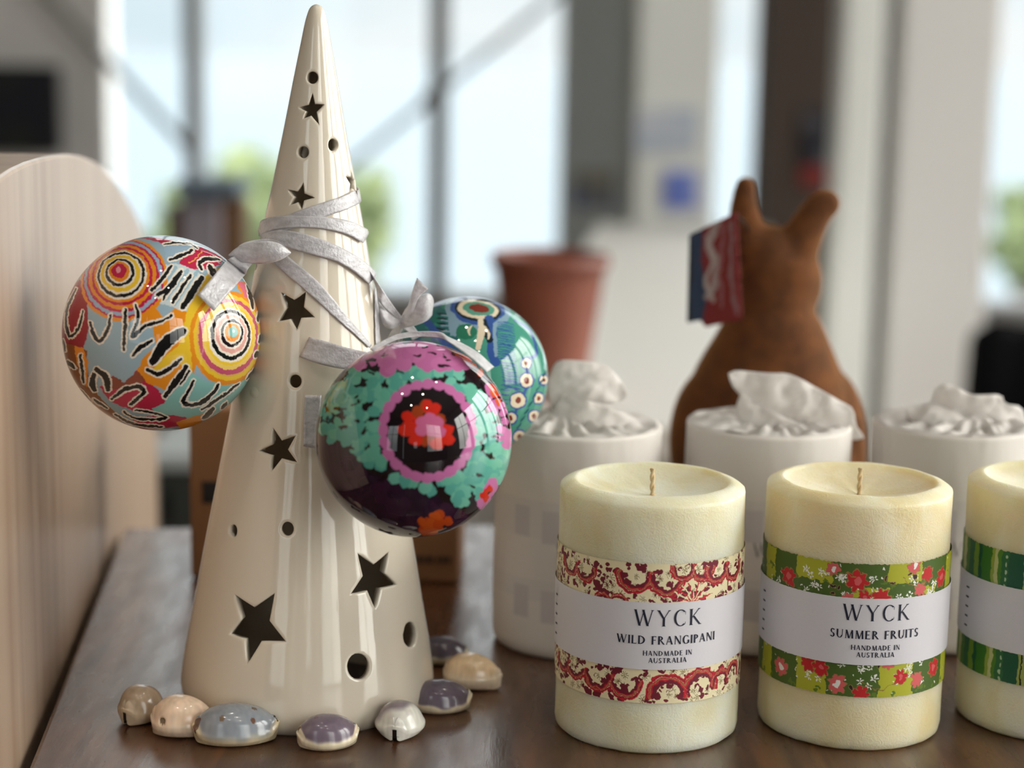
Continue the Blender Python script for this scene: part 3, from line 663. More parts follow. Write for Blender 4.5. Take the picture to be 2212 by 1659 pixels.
for i, l in enumerate(ov):
    for q in l: inv[q] = i
F = np.array([t for t in fo if len(t) == 3]); cen = V2[F].mean(1); bad = np.zeros(len(F), bool)
for h in rings_out: bad |= inside(h, cen[:, 0], cen[:, 1])
F = F[~bad]
WT = .0034
def c3(u, s, off): return cone_pt(u / RREF, s, off)
nO = len(V2)
verts = [c3(u, s, 0) for u, s in V2] + [c3(u, s, -min(WT, cone_r(s) * .45)) for u, s in V2]
faces = [tuple(t) for t in F] + [(t[0] + nO, t[2] + nO, t[1] + nO) for t in F]
for h, ro, idx in zip(holes, rings_out, ring_idx):
    n = len(h); A_ = [inv[i] for i in idx]
    mids = []
    for off2, dep in ((e * .35, -.00022), (0.0, -.0007)):
        q = offset(h, off2); k = len(verts); verts += [c3(u, s, dep) for u, s in q]; mids.append(list(range(k, k + n)))
    B_ = [a + nO for a in A_]; chain = [A_] + mids + [B_]
    for r0, r1 in zip(chain[:-1], chain[1:]):
        for i in range(n): faces.append((r0[i], r1[i], r1[(i + 1) % n], r0[(i + 1) % n]))
# bottom rim and tip
k = len(verts); seg = nu
for lev, (s, off) in enumerate(((0.0, 0.0), (-.0004, -.0016), (0.0, -WT))):
    for u in us: verts.append(c3(u, 0.0, off) + AX * s)
for lev in range(2):
    for i in range(seg): a = k + lev * (seg + 1) + i; faces.append((a, a + seg + 1, a + seg + 2, a + 1))
tipr = [(SM, None), (.2700, None), (.2708, None), (.2713, None), (.2716, None)]
k = len(verts)
for s, _ in tipr:
    for u in us: verts.append(c3(u, s, 0) if s < .2716 else CONE_B + AX * .2716)
for lev in range(4):
    for i in range(seg): a = k + lev * (seg + 1) + i; faces.append((a, a + 1, a + seg + 2, a + seg + 1))
k = len(verts); verts.append(CONE_B + AX * SM)
bm = bmesh.new(); bv = [bm.verts.new(Vector([float(c) for c in p])) for p in verts]
for fc in faces:
    try: bm.faces.new([bv[int(i)] for i in fc])
    except ValueError: pass
bmesh.ops.remove_doubles(bm, verts=bm.verts, dist=2e-5)
bmesh.ops.recalc_face_normals(bm, faces=bm.faces)
lan = thing('cone_lantern', 'tall glossy cream ceramic cone lantern pierced with stars and round holes, ringed by shells', 'lantern', CONE_B)
body = from_bm('ceramic_body', bm, M['glaze'], lan)
# glaze drop filling a closed hole on the left side
hd = cone_hit(549, 850)
v, f = lathe([(0, .0006), (.0016, .0004), (.0026, 0)], 20); R3 = Vector(cone_pt(hd[0], hd[1], 1) - cone_pt(hd[0], hd[1], 0)).to_track_quat('Z', 'Y').to_matrix()
obj('glaze_drop', [np.array(R3 @ Vector(p)) + cone_pt(hd[0], hd[1], -.0001) for p in v], f, M['glaze'], lan)
# ------------------------------------------------------------------ lettering (Roman capitals with serifs)
def glyph(ch, T=0.12, t=0.045):
    P_ = []; sh = 0.035
    def st(x0, y0, x1, y1, w): P_.append([(x0 - w / 2, y0), (x0 + w / 2, y0), (x1 + w / 2, y1), (x1 - w / 2, y1)])
    def sf(x, y, w=0.12, d=1): P_.append([(x - w, y), (x + w, y), (x + w * .35, y + d * sh * 1.6), (x - w * .35, y + d * sh * 1.6)]); 
    def vert(x, w, a=True, b=True):
        st(x, 0, x, 1, w)
        if a: sf(x, 1, w / 2 + .07, -1)
        if b: sf(x, 0, w / 2 + .07, 1)
    def arc(cx, cy, a, b, w, h, a0, a1, n=22):
        for i in range(n):
            p = [a0 + (a1 - a0) * (i + k) / n for k in (0, 1)]
            P_.append([(cx + a * math.cos(p[0]), cy + b * math.sin(p[0])), (cx + a * math.cos(p[1]), cy + b * math.sin(p[1])), (cx + (a - w) * math.cos(p[1]), cy + (b - h) * math.sin(p[1])), (cx + (a - w) * math.cos(p[0]), cy + (b - h) * math.sin(p[0]))])
    def bar(x0, x1, y, h=None): h = h or t; P_.append([(x0, y - h / 2), (x1, y - h / 2), (x1, y + h / 2), (x0, y + h / 2)])
    def drop(x, y, d, l=.16): P_.append([(x - .015, y), (x + .03, y), (x + .02, y + d * l), (x + .005, y + d * l)])
    W = .8
    if ch == 'I': vert(.14, T); W = .28
    elif ch == 'W':
        st(.12, 1, .40, 0, T); st(.40, 0, .66, 1, t); st(.60, 1, .90, 0, T); st(.90, 0, 1.18, 1, t); W = 1.3
        for x in (.12, .62, 1.18): sf(x, 1, .11, -1)
    elif ch == 'Y': st(.10, 1, .44, .46, T); st(.78, 1, .44, .46, t); st(.44, 0, .44, .50, T); sf(.10, 1, .12, -1); sf(.78, 1, .10, -1); sf(.44, 0, .13); W = .88
    elif ch in 'CG':
        arc(.48, .5, .44, .52, T, t, math.radians(48), math.radians(312)); drop(.77, .88, -1, .2); W = .86
        if ch == 'C': drop(.77, .12, 1, .14)
        else: st(.78, .08, .78, .42, T); bar(.66, .90, .42); W = .94
    elif ch == 'K': vert(.16, T); st(.70, 1, .22, .46, t); st(.32, .56, .78, 0, T); sf(.70, 1, .10, -1); sf(.80, 0, .10); W = .9
    elif ch == 'L': vert(.16, T); bar(.16, .62, t / 2); drop(.60, 0, 1, .2); W = .68
    elif ch == 'D': vert(.16, T); arc(.20, .5, .66, .5, T * 1.05, t, -PI / 2, PI / 2); W = .96
    elif ch in 'FE':
        vert(.16, T); bar(.16, .58, 1 - t / 2); drop(.56, 1, -1, .18); bar(.16, .50, .52); drop(.48, .52, -1, .1); drop(.48, .52, 1, .1); W = .66
        if ch == 'E': bar(.16, .62, t / 2); drop(.60, 0, 1, .2); W = .72
    elif ch in 'RP':
        vert(.16, T); arc(.20, .735, .42, .265, T, t, -PI / 2, PI / 2); W = .68
        if ch == 'R': st(.36, .48, .76, 0, T); sf(.78, 0, .09); W = .86
    elif ch == 'A': st(.42, 1, .10, 0, t); st(.42, 1, .76, 0, T); bar(.2, .64, .34); sf(.10, 0, .11); sf(.76, 0, .13); W = .88
    elif ch == 'N': st(.16, 0, .16, 1, t); st(.16, 1, .80, 0, T); st(.80, 0, .80, 1, t); sf(.16, 0, .11); sf(.12, 1, .08, -1); sf(.80, 1, .11, -1); W = .94
    elif ch == 'M': st(.16, 0, .22, 1, t); st(.22, 1, .54, 0, T); st(.54, 0, .86, 1, t); st(.88, 1, .94, 0, T); sf(.16, 0, .11); sf(.94, 0, .14); sf(.18, 1, .08, -1); sf(.90, 1, .10, -1); W = 1.08
    elif ch == 'S': arc(.32, .75, .24, .27, T * .8, t, math.radians(25), math.radians(270)); arc(.32, .26, .27, .28, T, t, math.radians(-155), math.radians(90)); drop(.53, .97, -1, .18); drop(.06, .03, 1, .2); W = .64
    elif ch == 'U': st(.16, .3, .16, 1, T); st(.74, .3, .74, 1, t); arc(.425, .32, .325, .34, T * .8, t, PI, 2 * PI); sf(.16, 1, .14, -1); sf(.74, 1, .11, -1); W = .88
    elif ch == 'T': st(.40, 0, .40, 1, T); bar(.04, .76, 1 - t / 2); drop(.06, 1, -1, .18); drop(.71, 1, -1, .18); sf(.40, 0, .14); W = .78
    elif ch == 'H': vert(.16, T); vert(.78, T); bar(.16, .78, .52); W = .94
    elif ch == 'O': arc(.5, .5, .46, .52, T, t, 0, 2 * PI, 40); W = 1.0
    elif ch == ' ': W = .42
    return P_, W
def word_polys(txt, cap, width, bold=False, small=None):
    """polygons of a line centred on 0; small = factor for letters after the first of each word"""
    T, t = (.20, .085) if bold else (.145, .055); x = 0; out = []; first = True
    for ch in txt:
        k = 1.0 if (first or small is None) else small
        p, w = glyph(ch, T, t)
        for q in p: out.append([(x + a * k, b * k) for a, b in q])
        x += w * k + (.10 if bold else .16) * k; first = ch == ' '
    x -= .12; kx = width / x
    return [[((a - x / 2) * kx, b * cap) for a, b in q] for q in out]
def letter_mesh(name, polys, R, ang0, z0, base, mat_, parent, mtx=None):
    """bend flat polygons (metres) round a cylinder of radius R whose axis stands at base"""
    v, f = [], []
    for q in polys:
        xs = [p[0] for p in q]; k = max(1, int((max(xs) - min(xs)) / .0012))
        a, b, c, d = [np.array(p) for p in q]
        for i in range(k):
            s0, s1 = i / k, (i + 1) / k
            # subdivide between edge a-d and b-c
            quad = [a + (b - a) * s0, a + (b - a) * s1, d + (c - d) * s1, d + (c - d) * s0] if abs(b[0] - a[0]) > abs(d[0] - a[0]) else [a + (d - a) * s0, b + (c - b) * s0, b + (c - b) * s1, a + (d - a) * s1]
            n = len(v)
            for p in quad:
                th = ang0 + p[0] / R; v.append(np.array(base) + np.array([R * math.sin(th), -R * math.cos(th), z0 + p[1]]))
            f.append((n, n + 1, n + 2, n + 3))
    if mtx is not None: v = [mtx(p) for p in v]
    o = obj(name, v, f, mat_, parent, smooth=False); return o

# ------------------------------------------------------------------ decorations of the candle papers (millimetres, x along the candle's girth)
def flower(c, x, y, R, petal, heart=None, n=5, ang=0, notch=False):
    for k in range(n):
        a = ang + 2 * PI * k / n; c.ell(x + R * .6 * math.cos(a), y + R * .6 * math.sin(a), R * .46, R * .30, petal, a)
    if heart: c.ell(x, y, R * .36, R * .36, heart)
def paisley_paper(seed, big):
    c = Canvas(-66, 0, 66, 52, 7, (238, 226, 184), 0.5, 2.2, seed); r = c.rng
    MA, RD, OL = (112, 16, 40), (196, 22, 44), (150, 134, 84)
    for k in range(420): c.ell(r.uniform(-66, 66), r.uniform(0, 52), r.uniform(.9, 2.0), r.uniform(.8, 1.6), MA, r.uniform(0, 3))
    def fl(x, y, q):
        flower(c, x, y, q, (240, 230, 196), None, 5, r.uniform(0, 6))
        for k in range(9):
            a = k * 2 * PI / 9; c.stroke([(x + .2 * q * math.cos(a), y + .2 * q * math.sin(a)), (x + .62 * q * math.cos(a), y + .62 * q * math.sin(a))], .26, OL)
    for k in range(300): fl(r.uniform(-66, 66), r.uniform(0, 52), r.uniform(1.6, 2.5))
    for k in range(480): c.ell(r.uniform(-66, 66), r.uniform(0, 52), r.uniform(.4, 1.3), r.uniform(.4, 1.0), MA, r.uniform(0, 3))
    for x, y, q, up in big:
        s = -1 if up else 1
        if up == 2:      # a fan
            for k in range(13):
                a = PI + k * PI / 12; c.stroke([(x, y), (x + q * math.cos(a), y + q * .9 * math.sin(a))], .5, (200, 40, 50) if k % 2 else (238, 226, 184))
            continue
        lobes = [(x - q * .55, y), (x + q * .55, y + .1 * q * s)]
        for w, col in ((1.0, RD), (.86, MA), (.80, RD), (.72, OL), (.66, RD), (.58, OL), (.52, RD), (.40, MA)):
            for lx, ly in lobes:
                pts = [(lx + q * .62 * math.cos(a), ly + s * q * .62 * math.sin(a)) for a in np.linspace(-.15, PI + .15, 16)]
                pts = [(lx + q * (.32 + .34 * w) * math.cos(a), ly + s * q * (.32 + .34 * w) * math.sin(a)) for a in np.linspace(-.1, PI + .1, 18)]
                c.stroke(pts, .11 * q, col)
        for k in range(30):
            a = r.uniform(0, PI); lx, ly = lobes[k % 2]; c.ell(lx + q * .62 * math.cos(a), ly + s * q * .62 * math.sin(a), .13, .13, (240, 190, 180))
    for x, y, q, up in big:
        if up != 2: fl(x + .3 * q, y + (.12 if not up else -.1) * q, 2.0); fl(x - .5 * q, y + (.1 if not up else -.05) * q, 1.7)
    return c
def blossom_paper():
    c = Canvas(-66, 0, 66, 52, 7, (74, 100, 32), 0.55, 2.0, 12); r = c.rng
    YG, RD, PK, WH, LK = (178, 180, 44), (196, 28, 34), (216, 96, 96), (240, 240, 232), (48, 22, 18)
    for x0, x1, y0, y1 in ((-32, -17, -1, 8), (-30, -18, 38, 53), (3, 18, -1, 7), (2, 16, 38, 53), (-10, 4, 9, 16), (18, 25, 10, 18), (-52, -44, 0, 53), (34, 42, 0, 53)):
        c.poly([(x0, y0), (x1, y0), (x1, y1), (x0, y1)], YG)
    for k in range(90):
        x = r.uniform(-60, 60); c.ell(x, r.choice([7.5, 50.5, 13]) + r.uniform(-.8, .8), r.uniform(.3, 1.2), r.uniform(.3, 1.0), (96, 124, 30))
    def wf(x, y, q=1.45):
        for k in range(5): a = k * 2 * PI / 5 + x; c.ell(x + q * .62 * math.cos(a), y + q * .62 * math.sin(a), q * .42, q * .18, WH, a)
    for k in range(64):
        x = [-40, -26, -24, -20, -14, -12, 10, 13, 16, 20, 23, -5, -3, 0][k % 14] + r.uniform(-2.2, 2.2); y = r.choice([5.5, 9, 12.5, 40.5, 43.5, 47]) + r.uniform(-1.2, 1.2); wf(x, y)
    for k in range(70): c.ell(r.uniform(-60, 60), r.choice([r.uniform(0, 15), r.uniform(38, 52)]), .5, .22, WH, r.uniform(0, 3))
    def big(x, y, q, a, b):
        q *= .86; flower(c, x, y, q * 1.12, (160, 120, 70), None, 7, x); flower(c, x, y, q, a, b, 7, x)
    for x, y, q, a, b in ((-8, 6.5, 4.6, RD, PK), (1, 12.5, 3.8, RD, RD), (-5, 12.8, 3.4, RD, PK), (-11, 13.5, 2.8, PK, PK), (-17, 2.5, 2.8, PK, WH), (14, 1.2, 3.2, PK, WH), (21, 5.5, 3.4, RD, RD), (17, 10.5, 3, PK, PK), (-25, 41.5, 3.6, RD, RD), (-20, 42, 3.6, RD, PK), (-13.5, 47.5, 4.0, PK, WH), (10.5, 44.5, 3.4, RD, PK), (-4.5, 51, 3.6, RD, RD), (18, 46.5, 3.4, PK, PK), (5, 38.5, 3, PK, PK), (30, 8, 4, RD, PK), (-36, 9, 4, RD, PK), (28, 44, 4, RD, PK), (-38, 46, 4, PK, WH)): big(x, y, q, a, b)
    for x, y, a in ((-17, 9, .7), (-14.5, 9.6, -1.2), (-17, 12.4, -.3), (2, 5.2, -1.4), (5, 7, -.6), (12, 3.6, -.4), (14.5, 5.6, 1.4), (-8, 48.6, 1.2), (1.5, 39.5, 1.5)):
        c.ell(x, y, 1.35, .62, (160, 130, 84), a); c.ell(x, y, 1.1, .4, LK, a)
    c.stroke([(-20, 6), (-14, 4), (-9, 5)], .3, (160, 124, 60)); c.stroke([(-4, 46), (2, 49), (9, 46)], .3, (140, 110, 50)); c.stroke([(9, 5), (14, 9), (20, 9)], .3, (160, 124, 60))
    return c
def lime_paper():
    c = Canvas(-66, 0, 66, 52, 6, (72, 128, 40), 0.5, 3.0, 7); r = c.rng
    x = -66; k = 0
    pal = [(24, 88, 62), (60, 120, 40), (150, 170, 70), (196, 200, 140), (78, 132, 36), (40, 106, 60), (120, 156, 50)]
    while x < 66:
        w = r.uniform(1.5, 6); c.poly([(x, -1), (x + w + .2, -1), (x + w + .2, 53), (x, 53)], pal[k % 7]); x += w; k += 1
    c.poly([(-30, -1), (-24, -1), (-24, 53), (-30, 53)], (24, 88, 62)); c.poly([(-24, -1), (-15, -1), (-15, 53), (-24, 53)], (168, 180, 92)); c.poly([(-15, -1), (-6, -1), (-6, 53), (-15, 53)], (76, 130, 38)); c.poly([(-1, -1), (6, -1), (6, 53), (-1, 53)], (28, 92, 64))
    for x0 in (-22.5, -18.5): c.stroke([(x0, -1), (x0 + .5, 20), (x0 - .3, 53)], .6, (20, 30, 16))
    for y in np.arange(2, 52, 2.9): c.ell(-5.5, y, 1.15, 1.1, (206, 222, 196)); c.ell(-31, y, .5, .9, (180, 206, 170))
    return c

# ------------------------------------------------------------------ pillar candles
CR_, CH = 0.0352, 0.0950
def candle(base, label, canvas, bands, lines, rot, seed, tint=None):
    t = thing('pillar_candle', label, 'candle', base, 'pillar candles in the front row')
    base = np.array(base); rnd = random.Random(seed)
    prof = [(0, .0006), (.028, .0004), (.0335, .0002), (.0347, .0012), (CR_, .0035)] + [(CR_, z) for z in np.linspace(.006, CH - .0035, 40)] + [(CR_, CH - .0016), (CR_ - .0002, CH - .0008), (CR_ - .0008, CH - .0003), (.0330, CH + .0006), (.0310, CH + .0014), (.0297, CH + .0018), (.0288, CH + .0017), (.0281, CH + .0010)]
    prof += [(.0278 * q, CH + .0006 - .0052 * (1 - q ** 1.8)) for q in np.linspace(.97, 0.0, 18)]
    prof[-1] = (.0001, prof[-1][1])
    v, f = lathe(prof, 160, base); vv = []
    for p in v:
        q = Vector(p) - Vector(base); a = math.atan2(q.y, q.x)
        n = noise.noise(Vector((math.cos(a) * 2.2 + seed, math.sin(a) * 2.2, q.z * 40))) * .00035 + noise.noise(Vector((q.x * 260, q.y * 260, q.z * 260 + seed))) * .00010
        if q.z < .004: q.z += max(0, noise.noise(Vector((math.cos(a) * 3 + seed, math.sin(a) * 3, 0)))) * .0007
        d = Vector((q.x, q.y, 0)).normalized() if (q.x or q.y) else Vector((0, 0, 1))
        if q.z > CH - .009 and math.hypot(q.x, q.y) < .031: q.z += n * 1.2
        else: q = q + d * n
        vv.append(np.array(base) + np.array(q))
    wax = obj('wax_body', vv, f, M['wax'] if tint is None else tint, t)
    # wick: two twisted strands
    top = CH - .0050; lean = rnd.uniform(-.0006, .0008)
    bmw = bmesh.new()
    for s in (0, 1):
        pa = [base + np.array([lean * q + .00042 * math.cos(q * 9 + s * PI), .00042 * math.sin(q * 9 + s * PI), top + .0106 * q]) for q in np.linspace(0, 1, 26)]
        v, f = tube(pa, .00062, 8); o = mesh('w', v, f); bmw.from_mesh(o); bpy.data.meshes.remove(o)
    from_bm('wick', bmw, M['wick'], t)
    zt, wt, wb, zb = bands
    # decorated paper band (only its two showing strips carry fine drawing)
    nth = 800; th = np.linspace(-1.72, 1.72, nth); rows = np.concatenate([np.linspace(zt, wt - .001, 92), np.linspace(wt - .002, wb + .002, 5), np.linspace(wb + .001, zb, 84)])
    Rb = CR_ + .00045
    TH, ZZ = np.meshgrid(th + rot, rows)
    edge = np.zeros_like(ZZ); rg = np.random.default_rng(seed); jg = np.convolve(rg.uniform(-1, 1, nth), np.ones(5) / 5, 'same') * .0005
    edge[0] = jg; edge[1] = jg * .6; edge[-1] = jg[::-1] * .3
    co = np.stack([base[0] + Rb * np.sin(TH), base[1] - Rb * np.cos(TH), base[2] + ZZ + edge], -1).reshape(-1, 3)
    me = mesh('paper_band', co, grid_faces(len(rows), nth))
    yy = np.where(ZZ > wt - .0015, (zt - ZZ) * 1000, 52 - (ZZ - zb) * 1000)
    paint_attr(me, canvas.sample((TH - rot).ravel() * Rb * 1000, yy.ravel()))
    o = link('paper_band', me, M['paper'], t); o.matrix_parent_inverse = parent_matrix(t).inverted()
    # back half of the band and the white label all round
    v, f = [], []
    th2 = np.linspace(1.72, 2 * PI - 1.72, 60)
    me2 = []
    for a in th2:
        for z in (zt, zb): v.append(base + np.array([Rb * math.sin(a + rot), -Rb * math.cos(a + rot), z]))
    me = mesh('paper_band', v, grid_faces(60, 2)); paint_attr(me, np.tile(canvas.img.mean((0, 1)), (len(v), 1)))
    o = link('paper_band', me, M['paper'], t); o.matrix_parent_inverse = parent_matrix(t).inverted()
    v = []; nn = 260
    for k in range(nn + 1):
        a = 2 * PI * k / nn; lift = .0009 + (.0003 if abs(a - PI) < .2 else 0); j1 = noise.noise(Vector((a * 30, seed, 0))) * .00016; j2 = noise.noise(Vector((a * 30, seed, 5))) * .00016
        for q in range(5): v.append(base + np.array([(CR_ + lift) * math.sin(a), -(CR_ + lift) * math.cos(a), wt + j1 + (wb - wt + j2 - j1) * q / 4]))
    lb = obj('paper_label', v, grid_faces(nn + 1, 5), M['label'], t)
    for txt, cap, wid, zz, bold, small in lines:
        o = letter_mesh('lettering', word_polys(txt, cap, wid, bold, small), CR_ + .00105, rot, zz, base, M['ink'], lb)
        o.matrix_parent_inverse = (parent_matrix(t) @ lb.matrix_parent_inverse).inverted()
    # small print running down the label's far left side
    for k in range(5):
        q = [[(-.0012, 0), (.0012, 0), (.0012, .0007), (-.0012, .0007)]]
        o = letter_mesh('small_print', q, CR_ + .00105, -1.38, wb + .004 + k * .0038, base, M['ink'], lb); o.matrix_parent_inverse = (parent_matrix(t) @ lb.matrix_parent_inverse).inverted()
    return t
c1 = on_z(1394, 1560); c2 = on_z(1831, 1554); c3_ = on_z(2258, 1543)
def LN(z, name, wn_): return [('WYCK', .0061, .0262, z, False, None), (name, .0032, wn_, z - .0069, True, None), ('HANDMADE IN', .0019, .0186, z - .0112, True, None), ('AUSTRALIA', .0019, .0144, z - .0139, True, None)]
wax2 = M['wax'].copy(); wax2.name = 'candle_wax_warm'
for n in wax2.node_tree.nodes:
    if n.type == 'VALTORGB': n.color_ramp.elements[0].color = srgb(230, 212, 158); n.color_ramp.elements[1].color = srgb(245, 238, 210)
wax1 = M['wax'].copy(); wax1.name = 'candle_wax_green'
for n in wax1.node_tree.nodes:
    if n.type == 'VALTORGB': n.color_ramp.elements[0].color = srgb(224, 214, 170); n.color_ramp.elements[1].color = srgb(240, 240, 220)
candle(c1, 'cream pillar candle in red paisley paper, labelled wild frangipani', paisley_paper(4, [(-7, 4.0, 10.5, 0), (9, 1.5, 7.5, 0), (-22, 16.5, 6, 1), (9, 14.5, 8.5, 2), (25, 3, 9, 0), (-38, 4, 8, 0), (-21, 43, 10, 0), (7, 49, 12, 1), (28, 47, 8, 1), (-42, 42, 8, 0)]),
       (.0732, .0589, .0334, .0204), LN(.0500, 'WILD FRANGIPANI', .0385), 0.13, 3, wax1)
candle(c2, 'cream pillar candle in green blossom paper, labelled summer fruits', blossom_paper(), (.0726, .0597, .0342, .0217), LN(.0512, 'SUMMER FRUITS', .0345), 0.06, 9, wax2)
candle(c3_, 'cream pillar candle in lime green striped paper, cut by right picture edge', lime_paper(), (.0728, .0594, .0342, .0220), LN(.0510, 'LEMON', .0170), 0.05, 14)

# ------------------------------------------------------------------ candles wrapped in tissue, behind
def crumple(name, parent, outline, Y, amp=.003, step=8.0, seed=0, tilt=(0, 0), mat_=None):
    """a crumpled sheet whose outline is seen in the picture at distance Y"""
    p = orient_px(outline); pts = [tuple(q) for q in p]; n = len(pts); ed = [(i, (i + 1) % n) for i in range(n)]
    x0, y0 = p.min(0); x1, y1 = p.max(0); big = offset(p, -step * .5)
    for x in np.arange(x0, x1, step):
        for y in np.arange(y0, y1, step):
            if inside(big, np.array([x + .37]), np.array([y + .21]))[0]: pts.append((x + .37, y + .21))
    vo, eo, fo, ov, oe, of = delaunay_2d_cdt([Vector(q) for q in pts], ed, [], 0, 1e-6)
    cx, cy_ = p.mean(0); v = []
    for q in vo:
        a = noise.noise(Vector((q[0] * .022 + seed, q[1] * .022, 0))) + .5 * noise.noise(Vector((q[0] * .06, q[1] * .06 + seed, 0))) + .3 * abs(noise.noise(Vector((q[0] * .05 + q[1] * .04, seed, 2))))
        e_ = 1 - min(1, ((q[0] - cx) / (x1 - x0) * 2) ** 2 + ((q[1] - cy_) / (y1 - y0) * 2) ** 2)
        v.append(at(q[0], q[1], Y + amp * a - .006 * e_ + tilt[0] * (q[0] - cx) * .0001 + tilt[1] * (q[1] - cy_) * .0001))
    F_ = [t for t in fo if inside(p, np.array([sum(vo[i][0] for i in t) / len(t)]), np.array([sum(vo[i][1] for i in t) / len(t)]))[0]]
    return solidify(obj(name, v, F_, mat_ or M['tissue'], parent), .0003)
def orient_px(o): return orient(np.array(resample([(x, y, 0) for x, y in o + [o[0]]], 48))[:-1, :2])
def wrapped(base, label, tail, seed, Yt, neck):
    base = np.array(base); t = thing('wrapped_candle', label, 'candle', base, 'tissue wrapped candles in the back row'); R = .0362; Hh = .0975
    nth = 300; th = np.linspace(0, 2 * PI, nth, endpoint=False)
    zs = np.concatenate([[0.0, .001, .003], np.linspace(.006, .0965, 90), [Hh - .0003, Hh]])
    rr = np.concatenate([[R - .004, R - .0015, R - .0004], np.full(90, R), [R - .0006, R - .0020]])
    v, cols = [], []
    for z, r in zip(zs, rr):
        for a in th:
            n = noise.noise(Vector((math.cos(a) * 3 + seed, math.sin(a) * 3, z * 18))) * .0006 + noise.noise(Vector((math.cos(a) * 9, math.sin(a) * 9 + seed, z * 60))) * .0002
            w = base + np.array([(r + n) * math.sin(a), -(r + n) * math.cos(a), z]); v.append(w)
            c = [222, 216, 210]; a2 = (a + PI) % (2 * PI) - PI
            if .026 < z < .070 and abs(a2) < 2.2: c = [214, 209, 206]
            if .035 < z < .053: c = [220, 214, 210]
            for a0, a1, z0, z1 in ((-.85, -.62, .053, .066), (-.46, -.16, .051, .065), (-.85, -.62, .018, .032), (-.46, -.16, .017, .031), (.2, .5, .051, .065), (.2, .5, .017, .031)):
                if a0 < a2 < a1 and z0 < z < z1: c = [200, 194, 196]
            cols.append(c)
    f = [tuple(reversed(q)) for q in grid_faces(len(zs), nth, True)]
    me = mesh('tissue_wrapper', v, f); paint_attr(me, cols); o = link('tissue_wrapper', me, M['wrapper'], t); o.matrix_parent_inverse = parent_matrix(t).inverted()
    for txt, cap, wid, zz, bo in (('WYCK', .0061, .026, .0455, False), ('PLAIN', .0030, .02, .0395, True)) if seed == 1 else (('WYCK', .0061, .026, .0455, False),):
        letter_mesh('faint_lettering', word_polys(txt, cap, wid, bo), R + .0009, .08, zz, base, M['ghost_ink'], t)
    # gathered top: pleats running in from the rim to the twist
    rg = 34; v = []; nn = 220; rs = np.linspace(0, 1, rg)
    for i, q in enumerate(rs):
        for k in range(nn):
            a = 2 * PI * k / nn; ro = R - .0018
            ctr = np.array([neck[0] * q, neck[1] * q]); r = ro * (1 - q) + .0035 * q
            pl = (math.sin(a * 17 + 3 * noise.noise(Vector((math.cos(a) * 2, math.sin(a) * 2, seed)))) * .5 + noise.noise(Vector((math.cos(a) * 7 + seed, math.sin(a) * 7, q * 3)))) * .0032 * math.sin(PI * min(1, q * 1.3)) 
            z = Hh + .0022 * math.sin(PI * q) - .010 * q ** 1.3 * (1 - q) * 1.6 + neck[2] * q ** 2.4 + pl + .0015 * noise.noise(Vector((a * 2, q * 6, seed)))
            v.append(base + np.array([r * math.sin(a) + ctr[0], -r * math.cos(a) + ctr[1], z]))
    o = obj('gathered_top', v, [tuple(reversed(x)) for x in grid_faces(rg, nn, True)], M['tissue'], t); solidify(o, .0003)
    for q, (ol, dy) in enumerate(tail): crumple('paper_twist', t, ol, Yt + dy, seed=seed * 7 + q)
    return t
w1, w2, w3 = on_z(1240, 1377), on_z(1642, 1370), on_z(2036, 1366)
wrapped(w1, 'tissue wrapped candle with a folded paper flag on top, below teal bauble', [([(1196, 790), (1215, 778), (1300, 786), (1340, 820), (1355, 855), (1325, 873), (1270, 868), (1240, 882), (1232, 915), (1200, 912), (1188, 870), (1182, 830)], 0), ([(1212, 850), (1262, 862), (1330, 885), (1385, 915), (1352, 950), (1290, 930), (1220, 915), (1190, 905)], -.004)], 1, w1[1] - .004, (-.006, 0, .010))
wrapped(w2, 'tissue wrapped candle with a long leaf-like paper twist, before brown plush toy', [([(1573, 806), (1590, 800), (1660, 806), (1705, 808), (1760, 835), (1815, 866), (1843, 884), (1850, 920), (1868, 946), (1835, 950), (1800, 940), (1750, 925), (1695, 905), (1640, 888), (1610, 865), (1582, 835)], 0), ([(1600, 845), (1650, 880), (1720, 912), (1790, 940), (1770, 955), (1690, 940), (1620, 925), (1590, 890)], -.003)], 2, w2[1] - .008, (.002, 0, .006))
wrapped(w3, 'tissue wrapped candle with bunched paper top, rightmost of the back row', [([(2018, 842), (2040, 829), (2072, 838), (2100, 852), (2160, 853), (2172, 872), (2205, 880), (2215, 918), (2190, 948), (2120, 930), (2070, 905), (2008, 882), (2014, 860)], 0), ([(1960, 880), (2010, 872), (2060, 890), (2110, 925), (2080, 945), (2010, 925), (1960, 905)], -.003)], 3, w3[1] - .004, (.008, 0, .008))

